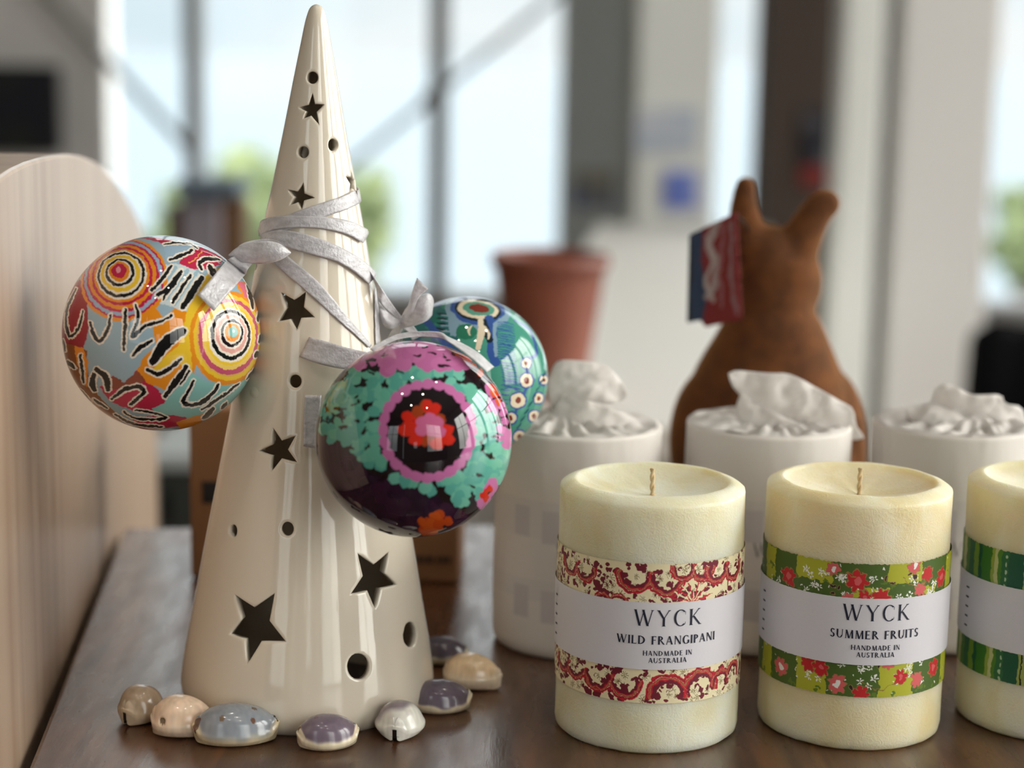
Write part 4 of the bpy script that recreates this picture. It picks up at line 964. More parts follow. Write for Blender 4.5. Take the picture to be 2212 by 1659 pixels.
# ------------------------------------------------------------------ cowrie shells
def shell(px, py, length, width, height, yaw, dorsum, rim, label, name='cowrie_shell', spots=None, lim=.35, blend=.08, pear=0.0, seed=0, hole=None, notch=.0, patch=None, roll=0.0):
    """px, py: where the middle of its underside touches the table"""
    b = on_z(px, py); nu_, nv_ = 150, 110; v, cols = [], []
    for i in range(nu_ + 1):
        u = -1 + 2 * i / nu_; u = math.sin(u * PI / 2)
        prof = max(0.0, 1 - abs(u) ** 2.05) ** .60; sk = 1 + pear * u
        for j in range(nv_):
            a = 2 * PI * j / nv_; ca, sa = math.cos(a), math.sin(a)
            y = width / 2 * prof * sk * math.copysign(abs(ca) ** .9, ca)
            zt = sa
            z = height * (.36 + .64 * zt * (prof ** .6)) if sa > 0 else height * .36 * (1 - abs(sa) ** .55)
            if sa > 0: z = height * (.36 + (.64) * sa * prof ** .8 * (1 - .12 * u))
            rimk = math.exp(-((sa - .02) / .22) ** 2); y *= 1 + .10 * rimk
            x = length / 2 * u * (1 + .05 * rimk)
            # spouts at both ends
            if abs(u) > .86 and sa > -.2:
                kk = (abs(u) - .86) / .14; z += height * .14 * kk * (1 if abs(ca) > .15 else -1.4)
            if notch and u < -.75 and abs(ca) < .5 and sa < .5:
                x += length * notch * (1 - abs(ca) / .5) * (-u - .75) / .25
            p = Vector((x, y, z))
            if sa < -.3: # slit under the shell
                p.z += height * .12 * math.exp(-(y / (width * .06)) ** 2)
            n = noise.noise(Vector((x * 120 + seed, y * 120, z * 120))) * length * .006; p.z = max(0, p.z + (n if sa > 0 else 0))
            hgt = (p.z / height - lim) + .10 * noise.noise(Vector((x * 180, y * 180, seed))) - .35 * max(0, abs(u) - .78) / .22
            if patch: hgt = patch[2] - math.hypot((x / length - patch[0]) * 1.0, (y / width - patch[1]) * .9) + .05 * noise.noise(Vector((x * 200, y * 200, seed))) if sa > 0 else -1
            k = min(1, max(0, hgt / blend)); k = k * k * (3 - 2 * k)
            mott = 1 + .06 * noise.noise(Vector((x * 260 + seed, y * 260, z * 260))) + .06 * noise.noise(Vector((x * 700, y * 700, seed)))
            c = (np.array(rim) * (1 - k) + np.array(dorsum) * k) * mott
            if spots:
                for sx, sy, sr, sc_ in spots:
                    d = math.hypot(x / length - sx, (y / width - sy) * .6)
                    if sa > -.1 and d < sr: c = np.array(sc_) * .8 + c * .2
            if hole and ca < 0:
                d = math.hypot(x / length - hole[0], (p.z / height - hole[1]) * height / length) / hole[2]
                if d < 1.25: p -= Vector((0, y * .14, 0)) * max(0, 1 - (d / 1.25) ** 4); 
                if d < .95: c = np.array((120, 96, 68))  # shade inside the hole, painted brown into the dent
            if notch and u < -.55 and abs(y) < width * .05 and p.z < height * .40: c = np.array((24, 20, 18))  # darkness inside the notch, painted into the shell colour
            v.append(p); cols.append(np.clip(c, 0, 255))
    rot = Matrix.Rotation(yaw, 3, 'Z') @ Matrix.Rotation(roll, 3, 'X')
    v = [rot @ p for p in v]; zm = min(p.z for p in v)
    for p in v: p.z -= zm
    f = grid_faces(nu_ + 1, nv_, True); f += [tuple(range(nv_)), tuple(range(nu_ * nv_, (nu_ + 1) * nv_))[::-1]]
    bm = bmesh.new(); me = mesh(name, v, f); paint_attr(me, cols)
    bm.from_mesh(me); bmesh.ops.recalc_face_normals(bm, faces=bm.faces); bm.to_mesh(me); bm.free()
    o = link(name, me, M['shell']); o.location = Vector([float(q) for q in b]); tag(o, label, 'shell', 'cowrie shells around the cone'); return o
PX = .000178
CRM, WHT, PUR, GRY = (236, 222, 192), (240, 238, 228), (122, 108, 122), (142, 148, 156)
shell(306, 1555, 100 * PX, 94 * PX, 80 * PX, 1.0, (166, 146, 124), (206, 188, 162), 'round mottled grey-brown shell, leftmost of the ring', 'snail_shell', lim=.25, blend=.5, seed=2, notch=.14)
shell(396, 1585, 132 * PX, 96 * PX, 84 * PX, -.05, (232, 206, 180), (236, 216, 192), 'cream peach shell with a small round hole near its left end', 'cowrie_shell', pear=-.12, seed=4, hole=(-.26, .50, .052), spots=None)
shell(510, 1600, 172 * PX, 100 * PX, 80 * PX, .17, GRY, (222, 206, 170), 'largest shell, blue-grey with brown specks, touching the cream peach shell', seed=7, lim=.22, blend=.3, roll=.15,
      spots=[(.22, -.02, .035, (96, 78, 62)), (.20, -.32, .028, (104, 66, 42)), (-.17, -.30, .03, (120, 92, 66)), (.32, .2, .016, (50, 50, 56)), (.12, .3, .03, (110, 108, 110)), (-.47, -.1, .05, (84, 48, 28)), (.48, 0, .035, (50, 44, 40))])
shell(707, 1610, 126 * PX, 84 * PX, 66 * PX, .26, PUR, CRM, 'purple-topped shell with cream edge lying before the middle of cone', seed=11, lim=.42, blend=.12, roll=.25, spots=[(-.20, .05, .04, (104, 78, 88)), (-.47, 0, .03, (120, 88, 50)), (.44, .05, .03, (90, 84, 80))])
shell(864, 1585, 108 * PX, 98 * PX, 74 * PX, 1.42, (150, 136, 144), WHT, 'white shell with a purple-grey patch and a dark notch facing front', seed=15, notch=.06, patch=(.02, .15, .42), blend=.14)
shell(952, 1532, 132 * PX, 88 * PX, 66 * PX, .18, (112, 100, 114), CRM, 'dark purple shell with cream edge beside white shell, right of cone', seed=21, lim=.40, blend=.10, roll=.2, spots=[(-.42, -.1, .04, (96, 72, 50)), (.43, .05, .035, (96, 84, 74))])
shell(1021, 1483, 134 * PX, 96 * PX, 78 * PX, -.30, (230, 200, 160), (238, 218, 190), 'pale orange cream shell, pointed at its right end, farthest right', seed=25, pear=-.32, lim=.3, blend=.4)
shell(955, 1432, 120 * PX, 84 * PX, 66 * PX, .1, (78, 68, 80), (196, 184, 160), 'very dark purple shell half hidden behind the cone', seed=29, lim=.36, blend=.1)

# ------------------------------------------------------------------ display table and pale side panel
YAW = math.radians(6.1); ex = np.array([math.cos(YAW), math.sin(YAW), 0]); ey = np.array([-math.sin(YAW), math.cos(YAW), 0])
pL = on_z(270, 1140); BACK = pL @ ey; LEFT = pL @ ex
Mt = Matrix.Rotation(YAW, 4, 'Z')
tb = thing('display_table', 'dark brown wooden display table carrying the cone, shells and candles', 'table', (0, 0, FLOOR))
box('tabletop', LEFT, LEFT + .95, BACK - .80, BACK, -.032, 0, M['table'], tb, bev=.002, mtx=Mt)
for a in (LEFT + .03, LEFT + .87):
    for b in (BACK - .76, BACK - .06): box('leg', a, a + .05, b, b + .05, FLOOR, -.0315, M['table'], tb, bev=.003, mtx=Mt)
for b in (BACK - .75, BACK - .045): box('apron', LEFT + .08, LEFT + .87, b, b + .02, -.10, -.0315, M['table'], tb, bev=.001, mtx=Mt)

GAP = .004
def on_side(x, y, off=0.0):
    d = ray(x, y); t = (LEFT - GAP - off - CAM @ ex) / (d @ ex); q = CAM + d * t; return q @ ey, q[2]
arch = [on_side(x, y) for x, y in ((0, 384), (30, 364), (60, 350), (90, 341), (120, 335), (150, 332), (180, 336), (205, 347), (230, 367), (252, 393), (272, 422), (290, 452), (304, 482), (313, 510), (322, 560), (329, 620), (334, 700), (336, 800))]
arch = arch[1:] if False else arch
s_last = arch[-1][0]
lowL = arch[0]
left_side = [(lowL[0] - .02, lowL[1] - .012), (lowL[0] - .045, lowL[1] - .035), (lowL[0] - .07, lowL[1] - .075), (lowL[0] - .08, lowL[1] - .13), (lowL[0] - .083, 0.0)]
out2 = [(left_side[-1][0], FLOOR)] + left_side[::-1] + arch + [(s_last + .0005, 0.0), (s_last + .0005, FLOOR)]
out2 = np.array(out2); TK = .055
v, f = [], []
n = len(out2)
for off in (0, TK):
    for s, z in out2: v.append(ex * (LEFT - GAP - off) + ey * s + np.array([0, 0, z]))
bm = bmesh.new(); bv = [bm.verts.new(Vector([float(c) for c in p])) for p in v]
bm.faces.new(bv[:n]); bm.faces.new(bv[n:][::-1])
for i in range(n): bm.faces.new((bv[i], bv[n + i], bv[n + (i + 1) % n], bv[(i + 1) % n]))
bmesh.ops.recalc_face_normals(bm, faces=bm.faces)
ee = [e_ for e_ in bm.edges if len({fc.calc_area() > .02 for fc in e_.link_faces}) == 2]
bmesh.ops.bevel(bm, geom=ee, offset=.0016, segments=2, profile=.5, affect='EDGES')
pn = from_bm('side_panel', bm, M['panel'], None, smooth=False)
tag(pn, 'pale timber side panel with rounded top standing left of the display table', 'panel')

# ------------------------------------------------------------------ cardboard box behind the cone
q0, q1 = on_z(412, 1250), on_z(991, 1263); ux = (q1 - q0); wbx = np.linalg.norm(ux); ux /= wbx; uy = np.array([-ux[1], ux[0], 0])
Mb = Matrix(((ux[0], uy[0], 0, q0[0]), (ux[1], uy[1], 0, q0[1]), (0, 0, 1, 0), (0, 0, 0, 1)))
hb = None
for h in np.arange(.05, .16, .0005):
    d = q0 + np.array([0, 0, h]) - CAM; y = IH / 2 - FPX * (d @ _U) / (d @ _f)
    if y < 884: hb = h; break
cb = thing('cardboard_box', 'brown cardboard box standing behind the cone with a black square mark', 'box', q0)
DB = .06
bm = box_bm(0, wbx, 0, DB, 0.0005, hb, .0015, 2); bm.transform(Mb); from_bm('carton', bm, M['card'], cb, smooth=False)
def patch(name, x0, x1, z0, z1, m_): return box(name, x0, x1, -.0006, 0.0, z0, z1, m_, cb, mtx=Mb)
sc_ = wbx / 579
patch('printed_mark', 28 * sc_, 66 * sc_, hb - 205 * sc_, hb - 158 * sc_, M['black'])
for k, (a, b_) in enumerate(((478, 486), (489, 497), (500, 506), (510, 522), (530, 536), (540, 550), (553, 560))): patch('printed_text', a * sc_, b_ * sc_, 48 * sc_, 62 * sc_, M['darkprint'])

# ------------------------------------------------------------------ plush wallaby seen from behind
KY = 0.905
ky0 = on_z(1655, 1215)
kg = thing('plush_toy', 'brown plush wallaby seen from behind with upright ears, behind the wrapped candles', 'toy', (float(at(1655, 1000, KY)[0]), KY, 0))
def K(x, y, dy=0.0): return at(x, y, KY + dy)
bmk = bmesh.new()
def blob(c, rx, ry, rz, rot=None):
    m = Matrix.Translation(Vector([float(q) for q in c])) @ (rot or Matrix.Identity(4)) @ Matrix.Diagonal((rx, ry, rz, 1))
    bmesh.ops.create_icosphere(bmk, subdivisions=4, radius=1, matrix=m)
def limb(pts):
    v, f = tube([p for p, r in pts], [r for p, r in pts], 18); me = mesh('t', v, f); bmk.from_mesh(me); bpy.data.meshes.remove(me)
    for p, r in pts: blob(p, r, r, r)
def path_limb(keys, n=18):
    q = resample([list(p) + [r] for p, r in keys], n); limb([(a[:3], a[3]) for a in q])
path_limb([(K(1655, 1085, .005), .045), (K(1652, 980, .005), .046), (K(1656, 880, .004), .0405), (K(1663, 800, .002), .0325), (K(1667, 740, 0), .0262), (K(1664, 698, 0), .0212), (K(1672, 650, 0), .0200)], 30)
blob(K(1683, 610, .004), .0212, .022, .0240); blob(K(1660, 590, .002), .0180, .019, .024); blob(K(1690, 575, .028), .012, .024, .012)
path_limb([(K(1640, 575), .0125), (K(1618, 520), .0105), (K(1608, 470), .0078), (K(1607, 430), .0062), (K(1610, 402), .0052)], 20)
path_limb([(K(1712, 552), .0120), (K(1733, 512), .0100), (K(1753, 475), .0086), (K(1770, 450), .0080), (K(1784, 440), .0075)], 20)
blob(K(1527, 950, .0), .019, .024, .036); blob(K(1788, 965, .005), .019, .024, .040); blob(K(1585, 870, .0), .020, .020, .026); blob(K(1745, 870, .0), .020, .020, .028)
path_limb([(K(1590, 760, .004), .013), (K(1545, 840, .012), .011), (K(1530, 900, .03), .010)], 14)
path_limb([(K(1745, 760, .004), .012), (K(1780, 850, .012), .010), (K(1800, 900, .03), .009)], 14)
path_limb([(K(1815, 930, -.006), .013), (K(1835, 980, -.008), .0082), (K(1838, 1060, -.006), .0095)], 14)
zb = float(K(1655, 1085)[2]); bx = float(K(1655, 1085)[0])
blob((bx - .045, KY + .03, .011), .013, .034, .011); blob((bx + .045, KY + .03, .011), .013, .034, .011)
blob((bx, KY + .005, .046), .047, .040, .046)
me = bpy.data.meshes.new('b'); bmk.to_mesh(me); bmk.free()
o = bpy.data.objects.new('b', me); COL.objects.link(o)
m_ = o.modifiers.new('r', 'REMESH'); m_.mode = 'VOXEL'; m_.voxel_size = .0014
m_ = o.modifiers.new('s', 'SMOOTH'); m_.iterations = 18; m_.factor = .6
dg = bpy.context.evaluated_depsgraph_get(); me2 = bpy.data.meshes.new_from_object(o.evaluated_get(dg)); bpy.data.objects.remove(o)
zmin = min(v.co.z for v in me2.vertices)
for v in me2.vertices:
    if v.co.z < 0: v.co.z = 0.0
me2.name = 'body'; o = link('body', me2, M['plush'], kg); o.matrix_parent_inverse = parent_matrix(kg).inverted()
# hang tag
TG = [(1489, 508), (1592, 458), (1604, 690), (1524, 706), (1513, 692), (1484, 697)]
Yt = KY - .030
cv = Canvas(1470, 440, 1620, 720, 2, (150, 34, 40), 3, 30, 2)
cv.poly([(1460, 430), (1506, 430), (1500, 720), (1460, 720)], (24, 36, 48)); cv.poly([(1497, 430), (1521, 430), (1516, 560), (1528, 640), (1516, 720), (1494, 720)], (40, 62, 96))
cv.stroke([(1548, 480), (1532, 530), (1552, 580), (1530, 640)], 18, (196, 176, 176)); cv.stroke([(1562, 480), (1556, 600), (1562, 660)], 7, (176, 110, 116)); cv.stroke([(1580, 480), (1580, 600), (1592, 680)], 8, (170, 130, 134))
cv.stroke([(1528, 510), (1540, 560), (1524, 610), (1540, 650)], 8, (214, 200, 198))
p = split(orient(np.array(TG, float)), 6); pts = [tuple(q) for q in p]; n0 = len(pts); ed = [(i, (i + 1) % n0) for i in range(n0)]
for x in range(1486, 1604, 3):
    for y in range(460, 704, 3):
        if inside(offset(p, -1.5), np.array([x + .3]), np.array([y + .2]))[0]: pts.append((x + .3, y + .2))
vo, eo, fo, ov, oe, of = delaunay_2d_cdt([Vector(q) for q in pts], ed, [], 0, 1e-6)
v = [at(q[0], q[1], Yt + (1600 - q[0]) * .00009 + .0022 * math.sin((q[0] - 1480) / 26)) for q in vo]
F_ = [t for t in fo if inside(p, np.array([sum(vo[i][0] for i in t) / 3]), np.array([sum(vo[i][1] for i in t) / 3]))[0]]
me = mesh('hang_tag', v, F_); paint_attr(me, cv.sample(np.array([q[0] for q in vo]), np.array([q[1] for q in vo])) * .82)
o = link('hang_tag', me, M['paper'], kg); o.matrix_parent_inverse = parent_matrix(kg).inverted(); solidify(o, .0006); o['label'] = 'red and navy printed card tag'
v, f = tube([at(1596, 470, Yt), at(1608, 480, Yt + .006), K(1618, 500, -.008)], .0005, 6); obj('tag_loop', v, f, M['black'], kg)
# ------------------------------------------------------------------ the room
def at_wall(x, y, Y=None): return at(x, y, Y1 if Y is None else Y)
struct(box('floor', X0, X1, Y0, Y1, FLOOR - .05, FLOOR, M['floor']))
struct(box('ceiling', X0 - .1, X1 + .1, Y0 - .1, Y1 + .1, ZC, ZC + .1, M['ceil']))
struct(box('wall_left', X0 - .1, X0, Y0 - .1, Y1 + .1, FLOOR, ZC, M['wall_dark']))
SILL = -.86
def wx(px, Y=Y1, y=400): return float(at(px, y, Y)[0])
# front wall (behind the viewer) with windows
def wall_with_holes(name, axis, pos, lo, hi, z0, z1, hs, th, m):
    bm = bmesh.new(); hs = sorted(hs); x = lo
    for a, b, c, d in hs:
        for (p, q, r, s) in ((x, a, z0, z1), (a, b, z0, c), (a, b, d, z1)):
            if q - p > 1e-4 and s - r > 1e-4:
                if axis == 'y': box_bm(p, q, pos, pos + th, r, s, bm=bm)
                else: box_bm(pos, pos + th, p, q, r, s, bm=bm)
        x = b
    if hi - x > 1e-4:
        if axis == 'y': box_bm(x, hi, pos, pos + th, z0, z1, bm=bm)
        else: box_bm(pos, pos + th, x, hi, z0, z1, bm=bm)
    return struct(from_bm(name, bm, m, smooth=False))
fw = [(-1.9, -1.0, -.1, 1.9), (-.62, -.52, -.6, 2.0), (-.34, -.28, -.6, 2.0), (.12, .42, .15, .65), (1.1, 2.5, -.1, 2.1)]
wall_with_holes('wall_front', 'y', Y0 - .1, X0, X1, FLOOR, ZC, fw, .1, M['wall_dark'])
rw = [(-1.4, -.3, -.1, 2.1), (-.1, 1.0, -.1, 2.1), (1.15, 2.25, -.3, 2.3), (2.35, 3.25, -.4, 2.3), (3.35, 4.15, -.4, 2.3)]
wall_with_holes('wall_right', 'x', X1, Y0, Y1, FLOOR, ZC, rw, .1, M['wall'])
def window(k, axis, pos, a, b, c, d):
    w = bpy.data.objects.new('window_%d' % k, None); COL.objects.link(w); w['kind'] = 'structure'
    w.location = ((a + b) / 2, pos, c) if axis == 'y' else (pos, (a + b) / 2, c)
    fr_ = .03; bm = bmesh.new()
    bars = [(a, a + fr_, c, d), (b - fr_, b, c, d), (a, b, c, c + fr_), (a, b, d - fr_, d)]
    if b - a > .3: bars += [((a + b) / 2 - .012, (a + b) / 2 + .012, c, d), (a, b, c + (d - c) * .62, c + (d - c) * .62 + .024)]
    for p, q, r, s in bars:
        if axis == 'y': box_bm(p, q, pos - .02, pos + .02, r, s, bm=bm)
        else: box_bm(pos - .02, pos + .02, p, q, r, s, bm=bm)
    from_bm('window_frame', bm, M['metal'], w, smooth=False)
    if axis == 'y': box('pane', a + .01, b - .01, pos - .003, pos + .003, c + .01, d - .01, M['glass'], w)
    else: box('pane', pos - .003, pos + .003, a + .01, b - .01, c + .01, d - .01, M['glass'], w)
k = 1
for a, b, c, d in fw: window(k, 'y', Y0 - .05, a, b, c, d); k += 1
for a, b, c, d in rw: window(k, 'x', X1 + .05, a, b, c, d); k += 1
# back wall: glazing between mullions, columns and piers
zt = ZC
def pier(name, x0, x1, y0, y1, m, z0=FLOOR, z1=None):
    return struct(box(name, x0, x1, y0, y1, z0, z1 or ZC, m, bev=.004))
xa = wx(-60); xb = wx(236)
pier('trim_1', X0, xb, Y1 - .02, Y1 + .10, M['wall'])
pier('trim_2', wx(404), wx(438), Y1 - .03, Y1 + .05, M['metal'])
pier('trim_3', wx(926), wx(966), Y1 - .03, Y1 + .05, M['metal'])
pier('trim_4', wx(1206), wx(1356), Y1 - .10, Y1 + .10, M['column_grey'])
pier('trim_5', wx(1356), wx(1522), Y1 - .22, Y1 + .06, M['column_cream'])
pier('trim_6', wx(1646, 3.6), wx(1804, 3.6), 3.6, 3.78, M['brown_post'])
pier('trim_7', wx(1812, 3.3), wx(1898, 3.3), 3.3, 3.42, M['column_cream'])
pier('trim_8', wx(1890, 3.45), wx(1950, 3.45), 3.45, 3.50, M['dark_gap'])
pier('trim_9', wx(1936, 3.3), wx(2142, 3.3), 3.3, 3.44, M['wall'])
pier('trim_10', wx(3500), X1, Y1 - .02, Y1 + .10, M['wall'])
pier('trim_14', wx(2780), wx(2815), Y1 - .03, Y1 + .05, M['metal'])
zs0 = float(at(900, 640, Y1)[2])
struct(box('wall_back', xb, X1, Y1 - .04, Y1 + .08, FLOOR, zs0 - .02, M['wall']))
struct(box('trim_11', xb, X1, Y1 - .10, Y1 + .09, zs0 - .02, zs0 + .01, M['metal'], bev=.004))
struct(box('trim_12', X0, X1, Y1 - .05, Y1 + .09, 2.35, ZC, M['wall']))
struct(box('trim_13', xb, X1, Y1 - .02, Y1 + .04, .62, .66, M['metal']))
for i, (a, b) in enumerate(((xb, wx(404)), (wx(438), wx(926)), (wx(966), wx(1206)), (wx(1522), wx(3500)))):
    w = box('window_%d' % (k + i), a, b, Y1 + .005, Y1 + .013, zs0 + .01, 2.36, M['glass']); struct(w)
# steel tie rods crossing behind the glass
p0, p1 = at(1215, -20, Y1 - .02), at(735, 372, Y1 - .02)
e0 = p0 + (p0 - p1) * .6
r1 = thing('tie_rod', 'thin grey diagonal steel rod crossing the windows right of the cone tip', 'rod', p1)
v, f = tube([e0, p1 + (p1 - p0) * .2], .008, 12); obj('rod', v, f, M['metal'], r1)
v, f = tube([at(965, 180, Y1 - .02), at(915, 222, Y1 - .02)], .016, 14); obj('coupling', v, f, M['metal'], r1)
p0, p1 = at(60, -60, Y1 - .06), at(420, 335, Y1 - .06)
r2 = thing('tie_rod', 'faint grey diagonal steel rod at upper left above the timber panel', 'rod', p1)
v, f = tube([p0 + (p0 - p1) * .5, p1], .010, 12); obj('rod', v, f, M['metal'], r2)
# ceiling downlights
em = bpy.data.materials.new('lamp_diffuser'); em.use_nodes = True; tt = em.node_tree; tt.nodes.clear()
eo_ = N(tt, 'ShaderNodeOutputMaterial'); ee_ = N(tt, 'ShaderNodeEmission', inp={'Strength': 160.0}); ee_.inputs[0].default_value = (1, .9, .76, 1); tt.links.new(ee_.outputs[0], eo_.inputs[0])
for i, (x, y) in enumerate(((-.55, -.5), (.45, -.5), (-.1, -1.4), (-.1, .5), (.9, .5), (.9, -1.5))):
    d = thing('downlight', 'warm white recessed ceiling downlight ' + ['just behind the viewer on the left', 'just behind the viewer on the right', 'far behind the viewer near the front wall on the left', 'above the left of the display table', 'above the right of the display table', 'far behind the viewer near the right windows'][i], 'light', (x, y, ZC), 'ceiling downlights')
    v, f = lathe([(.045, -.001), (.062, -.001), (.064, -.006), (.050, -.012), (.045, -.006)], 32, (x, y, ZC)); obj('trim_ring', v, f, M['white'], d)
    v, f = lathe([(.0001, -.004), (.044, -.004)], 32, (x, y, ZC)); obj('diffuser', v, f, em, d)

# ------------------------------------------------------------------ things around the room, far behind
def px_box(x0, x1, y0, y1, Y, depth): # picture rectangle -> box extents
    a, b = at(x0, (y0 + y1) / 2, Y), at(x1, (y0 + y1) / 2, Y); t_, bt = at((x0 + x1) / 2, y0, Y), at((x0 + x1) / 2, y1, Y)
    return float(a[0]), float(b[0]), Y, Y + depth, float(bt[2]), float(t_[2])
# dark framed screen on the left pier
q = px_box(-120, 124, 140, 332, Y1 - .09, .04)
s = thing('wall_screen', 'dark navy screen on the pale wall at the left edge', 'screen', ((q[0] + q[1]) / 2, q[2], q[4]))
box('frame', *q[:4], q[4], q[5], M['black'], s, bev=.004)
mn = mat('screen_print', srgb(8, 12, 34), .4); add_noise_color(mn, srgb(4, 8, 26), srgb(40, 48, 20), (1, 1, 1), 5, 2, .55, .75)
box('display', q[0] + .01, q[1] - .01, q[2] - .004, q[2] + .001, q[4] + .01, q[5] - .01, mn, s)
# blue notices on the piers
def notice(x0, x1, y0, y1, Y, cols, label, name='paper_notice'):
    q = px_box(x0, x1, y0, y1, Y, .003); o = box(name, *q, cols, None); tag(o, label, 'sign'); return o
blue = mat('blue_print', srgb(96, 124, 220), .6); add_noise_color(blue, srgb(84, 112, 214), srgb(168, 180, 226), (1, 1, 1), 9, 2, .45, .7)
yb = Y1 - .225
notice(1436, 1508, 368, 452, yb, blue, 'small blue notice stuck on the pale pier left of the toy')
pale = mat('pale_blue_print', srgb(196, 208, 226), .6); add_noise_color(pale, srgb(176, 192, 214), srgb(214, 218, 226), (1, 1, 1), 12, 2)
notice(1372, 1505, 235, 330, yb, pale, 'large pale blue notice high on the pale pier')
bl2 = mat('dull_blue_print', srgb(108, 132, 176), .6); add_noise_color(bl2, srgb(84, 110, 170), srgb(176, 172, 148), (1, 1, 1), 12, 2)
notice(1236, 1330, 368, 450, Y1 - .105, bl2, 'blue and yellow leaflets stuck on the grey pier')
dk = mat('dark_poster_print', srgb(48, 46, 54), .6); add_noise_color(dk, srgb(30, 30, 42), srgb(150, 146, 150), (1, 1, 1), 8, 2, .5, .7)
notice(1730, 1800, 238, 358, 3.595, dk, 'dark poster on the brown post above the toy ear', 'poster')
rdp = mat('red_poster_print', srgb(140, 46, 42), .6); notice(1728, 1800, 359, 402, 3.595, rdp, 'dull red card below the dark poster on brown post', 'poster')
# chair with red-brown leather back
def chair(label, xc, ytop, ybot, wt, wb_, Y, m_, mleg, group=None):
    tp, bt = at(xc, ytop, Y), at(xc, ybot, Y); s_ = zdepth(tp) / FPX
    t_ = thing('chair', label, 'chair', (float(tp[0]), Y, FLOOR))
    c = float(tp[0]); zt_, zb_ = float(tp[2]), float(bt[2]); W1, W2 = wt * s_ / 2, wb_ * s_ / 2
    pr = []; n = 14
    v = []
    for i in range(n + 1):
        q = i / n; z = zt_ + (zb_ - zt_) * q; w = W1 + (W2 - W1) * q
        if q < .12: w -= .03 * (1 - q / .12) ** 2
        for j in range(9):
            u = -1 + j / 4; v.append((c + w * u, Y + .05 * (1 - u * u), z))
    o = obj('backrest', v, grid_faces(n + 1, 9), m_, t_); solidify(o, .04)
    zs = zb_ - .02
    box('seat', c - W2 - .03, c + W2 + .03, Y - .42, Y + .04, zs - .07, zs, m_, t_, bev=.02, smooth=True)
    for sx in (-1, 1):
        for sy in (Y - .38, Y):
            v, f = tube([(c + sx * W2 * .9, sy, zs - .06), (c + sx * W2, sy, FLOOR)], [.017, .012], 10); obj('leg', v, f, mleg, t_)
    return t_
pY = 1.66; pc = at(1186, 700, pY); pr_ = zdepth(pc) / FPX; ptop = float(at(1186, 547, pY)[2]); CZ_ = -.05
pot = thing('planter_pot', 'tapered red-brown pot standing on the white counter behind the teal bauble', 'pot', (float(pc[0]), pY, CZ_))
r0, r1 = 108 * pr_ * .72, 124 * pr_
v, f = lathe([(.0, .0005), (r0, .0005), (r0 * 1.02, .004)] + [(r0 + (r1 - r0) * q, (ptop - CZ_) * q) for q in np.linspace(.06, .9, 12)] + [(r1 * .985, (ptop - CZ_) * .9), (r1 * 1.03, (ptop - CZ_) * .91), (r1 * 1.03, ptop - CZ_ - .001), (r1 * .99, ptop - CZ_), (r1 * .92, ptop - CZ_ - .004), (r1 * .88, (ptop - CZ_) * .8), (.0, (ptop - CZ_) * .8)], 64, (float(pc[0]), pY, CZ_))
obj('pot_body', v, f, M['leather'], pot)
chair('black chair with rounded back at the right edge', 2290, 716, 930, 350, 370, 2.95, M['deep_black'], M['black'])
# white display cabinet
Mc = Matrix.Translation((-.03, 1.54, 0)) @ Matrix.Rotation(math.radians(-5.5), 4, 'Z')
cbn = thing('white_counter', 'long white counter running back to the windows behind the toy and pot', 'counter', (0.1, 1.6, FLOOR))
box('countertop', 0, .32, 0, 1.95, CZ_ - .03, CZ_, M['white'], cbn, bev=.003, mtx=Mc)
box('carcass', .02, .30, .03, 1.93, FLOOR, CZ_ - .0305, M['white'], cbn, bev=.003, mtx=Mc)
for k_ in range(1): box('cabinet_door', .03, .29, .012, .0295, FLOOR + .08, CZ_ - .04, M['white'], cbn, bev=.002, mtx=Mc)
# brown stand with a grey panel behind the left bauble
q = px_box(362, 530, 400, 1000, 2.6, .2)
st_ = thing('display_stand', 'brown timber display stand with a grey centre board behind left bauble', 'stand', ((q[0] + q[1]) / 2, 2.6, FLOOR))
xw = q[1] - q[0]
box('upright', q[0], q[0] + xw * .30, 2.6, 2.66, FLOOR, q[5] - .03, M['timber'], st_, bev=.003)
box('upright', q[1] - xw * .32, q[1], 2.6, 2.66, FLOOR, q[5] - .02, M['timber'], st_, bev=.003)
gm_ = mat('grey_board', srgb(140, 132, 140), .7); cap = mat('slate_cap', srgb(84, 98, 112), .6)
box('centre_board', q[0] + xw * .22, q[1] - xw * .30, 2.585, 2.60, FLOOR, q[5] - .01, gm_, st_, bev=.002)
box('top_cap', q[0] + xw * .18, q[1] - xw * .02, 2.56, 2.68, q[5] - .015, q[5] + .008, cap, st_, bev=.003)
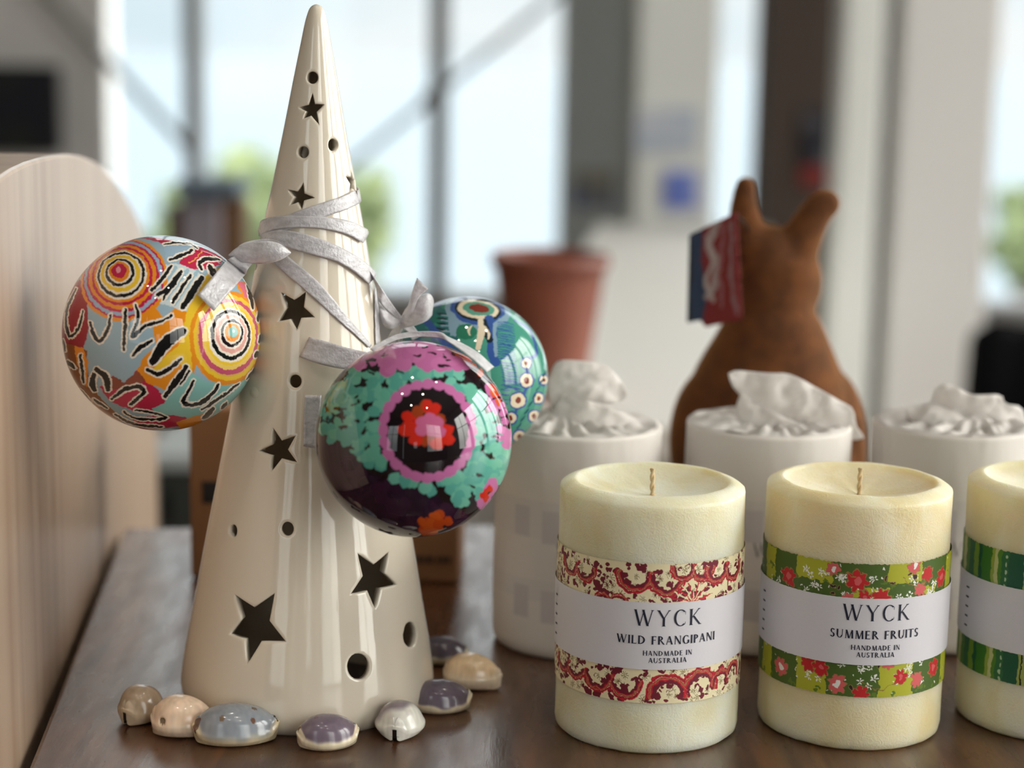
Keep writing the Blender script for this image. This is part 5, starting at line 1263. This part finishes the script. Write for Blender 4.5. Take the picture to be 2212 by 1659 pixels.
# low dark cabinet with grey top at left
q = px_box(336, 640, 945, 1300, 2.2, .5)
lc = thing('low_cabinet', 'dark low cabinet with light grey top seen left of the cardboard box', 'cabinet', ((q[0] + q[1]) / 2, 2.2, FLOOR))
dgr = mat('dark_green_grey', srgb(66, 70, 66), .6)
zc_ = float(at(400, 1010, 2.2)[2])
box('carcass', q[0], q[1], 2.2, 2.5, FLOOR, zc_, dgr, lc, bev=.004); box('cabinet_top', q[0] - .01, q[1] + .01, 2.185, 2.5, zc_, zc_ + .02, M['column_grey'], lc, bev=.003)
box('black_patch', float(at(348, 1090, 2.2)[0]), float(at(372, 1090, 2.2)[0]), 2.19, 2.2, float(at(360, 1128, 2.2)[2]), float(at(360, 1058, 2.2)[2]), M['black'], lc)  # thin black block on the front, nothing is cut into the cabinet

# ------------------------------------------------------------------ outside: pale yard, bay and trees below the windows
v, f = [(-60, Y1 + .3, -2.6), (60, Y1 + .3, -2.6), (60, 18, -3.0), (-60, 18, -3.0)], [(0, 1, 2, 3)]
o = obj('ground', v, f, M['ground'], None, smooth=False); o['kind'] = 'structure'
v, f = [(-900, 17, -3.3), (900, 17, -3.3), (900, 1800, -3.3), (-900, 1800, -3.3)], [(0, 1, 2, 3)]
o = obj('bay_water', v, f, M['sea'], None, smooth=False); o['kind'] = 'structure'
def tree(px, ytop, ybot, wpx, Y, label, seed):
    c = at(px, (ytop + ybot) / 2, Y); s_ = zdepth(c) / FPX; rx, rz = wpx * s_ / 2, (ybot - ytop) * s_ / 2
    rnd = random.Random(seed); t_ = thing('tree', label, 'tree', (float(c[0]), Y, -3.0), 'trees outside the windows')
    # leaf clumps
    bm = bmesh.new()
    for k in range(70):
        a, b = rnd.uniform(0, 2 * PI), rnd.uniform(-1, 1); q = math.sqrt(1 - b * b); d = rnd.uniform(.35, .86)
        p = Vector((float(c[0]) + rx * d * q * math.cos(a), Y + rx * d * q * math.sin(a), float(c[2]) + rz * d * b))
        r = rnd.uniform(.16, .30) * min(rx, rz)
        bmesh.ops.create_icosphere(bm, subdivisions=2, radius=r, matrix=Matrix.Translation(p))
    for vv in bm.verts: vv.co += Vector(noise.noise_vector(vv.co * 6)) * .10 * rz
    from_bm('foliage', bm, M['foliage'], t_)
    v, f = tube([(float(c[0]), Y, -3.05), (float(c[0]) + .05, Y, -2.0), (float(c[0]), Y, float(c[2]))], [.16, .12, .06], 12); obj('trunk', v, f, M['bark'], t_)
tree(545, 300, 620, 330, 13, 'light green tree outside between the two left mullions', 1)
tree(400, 400, 680, 220, 15, 'pale green tree outside behind the brown stand', 2)
tree(790, 345, 640, 170, 14, 'green tree outside just right of the cone', 3)
tree(2215, 375, 640, 190, 14, 'olive green tree outside at the right edge', 4)
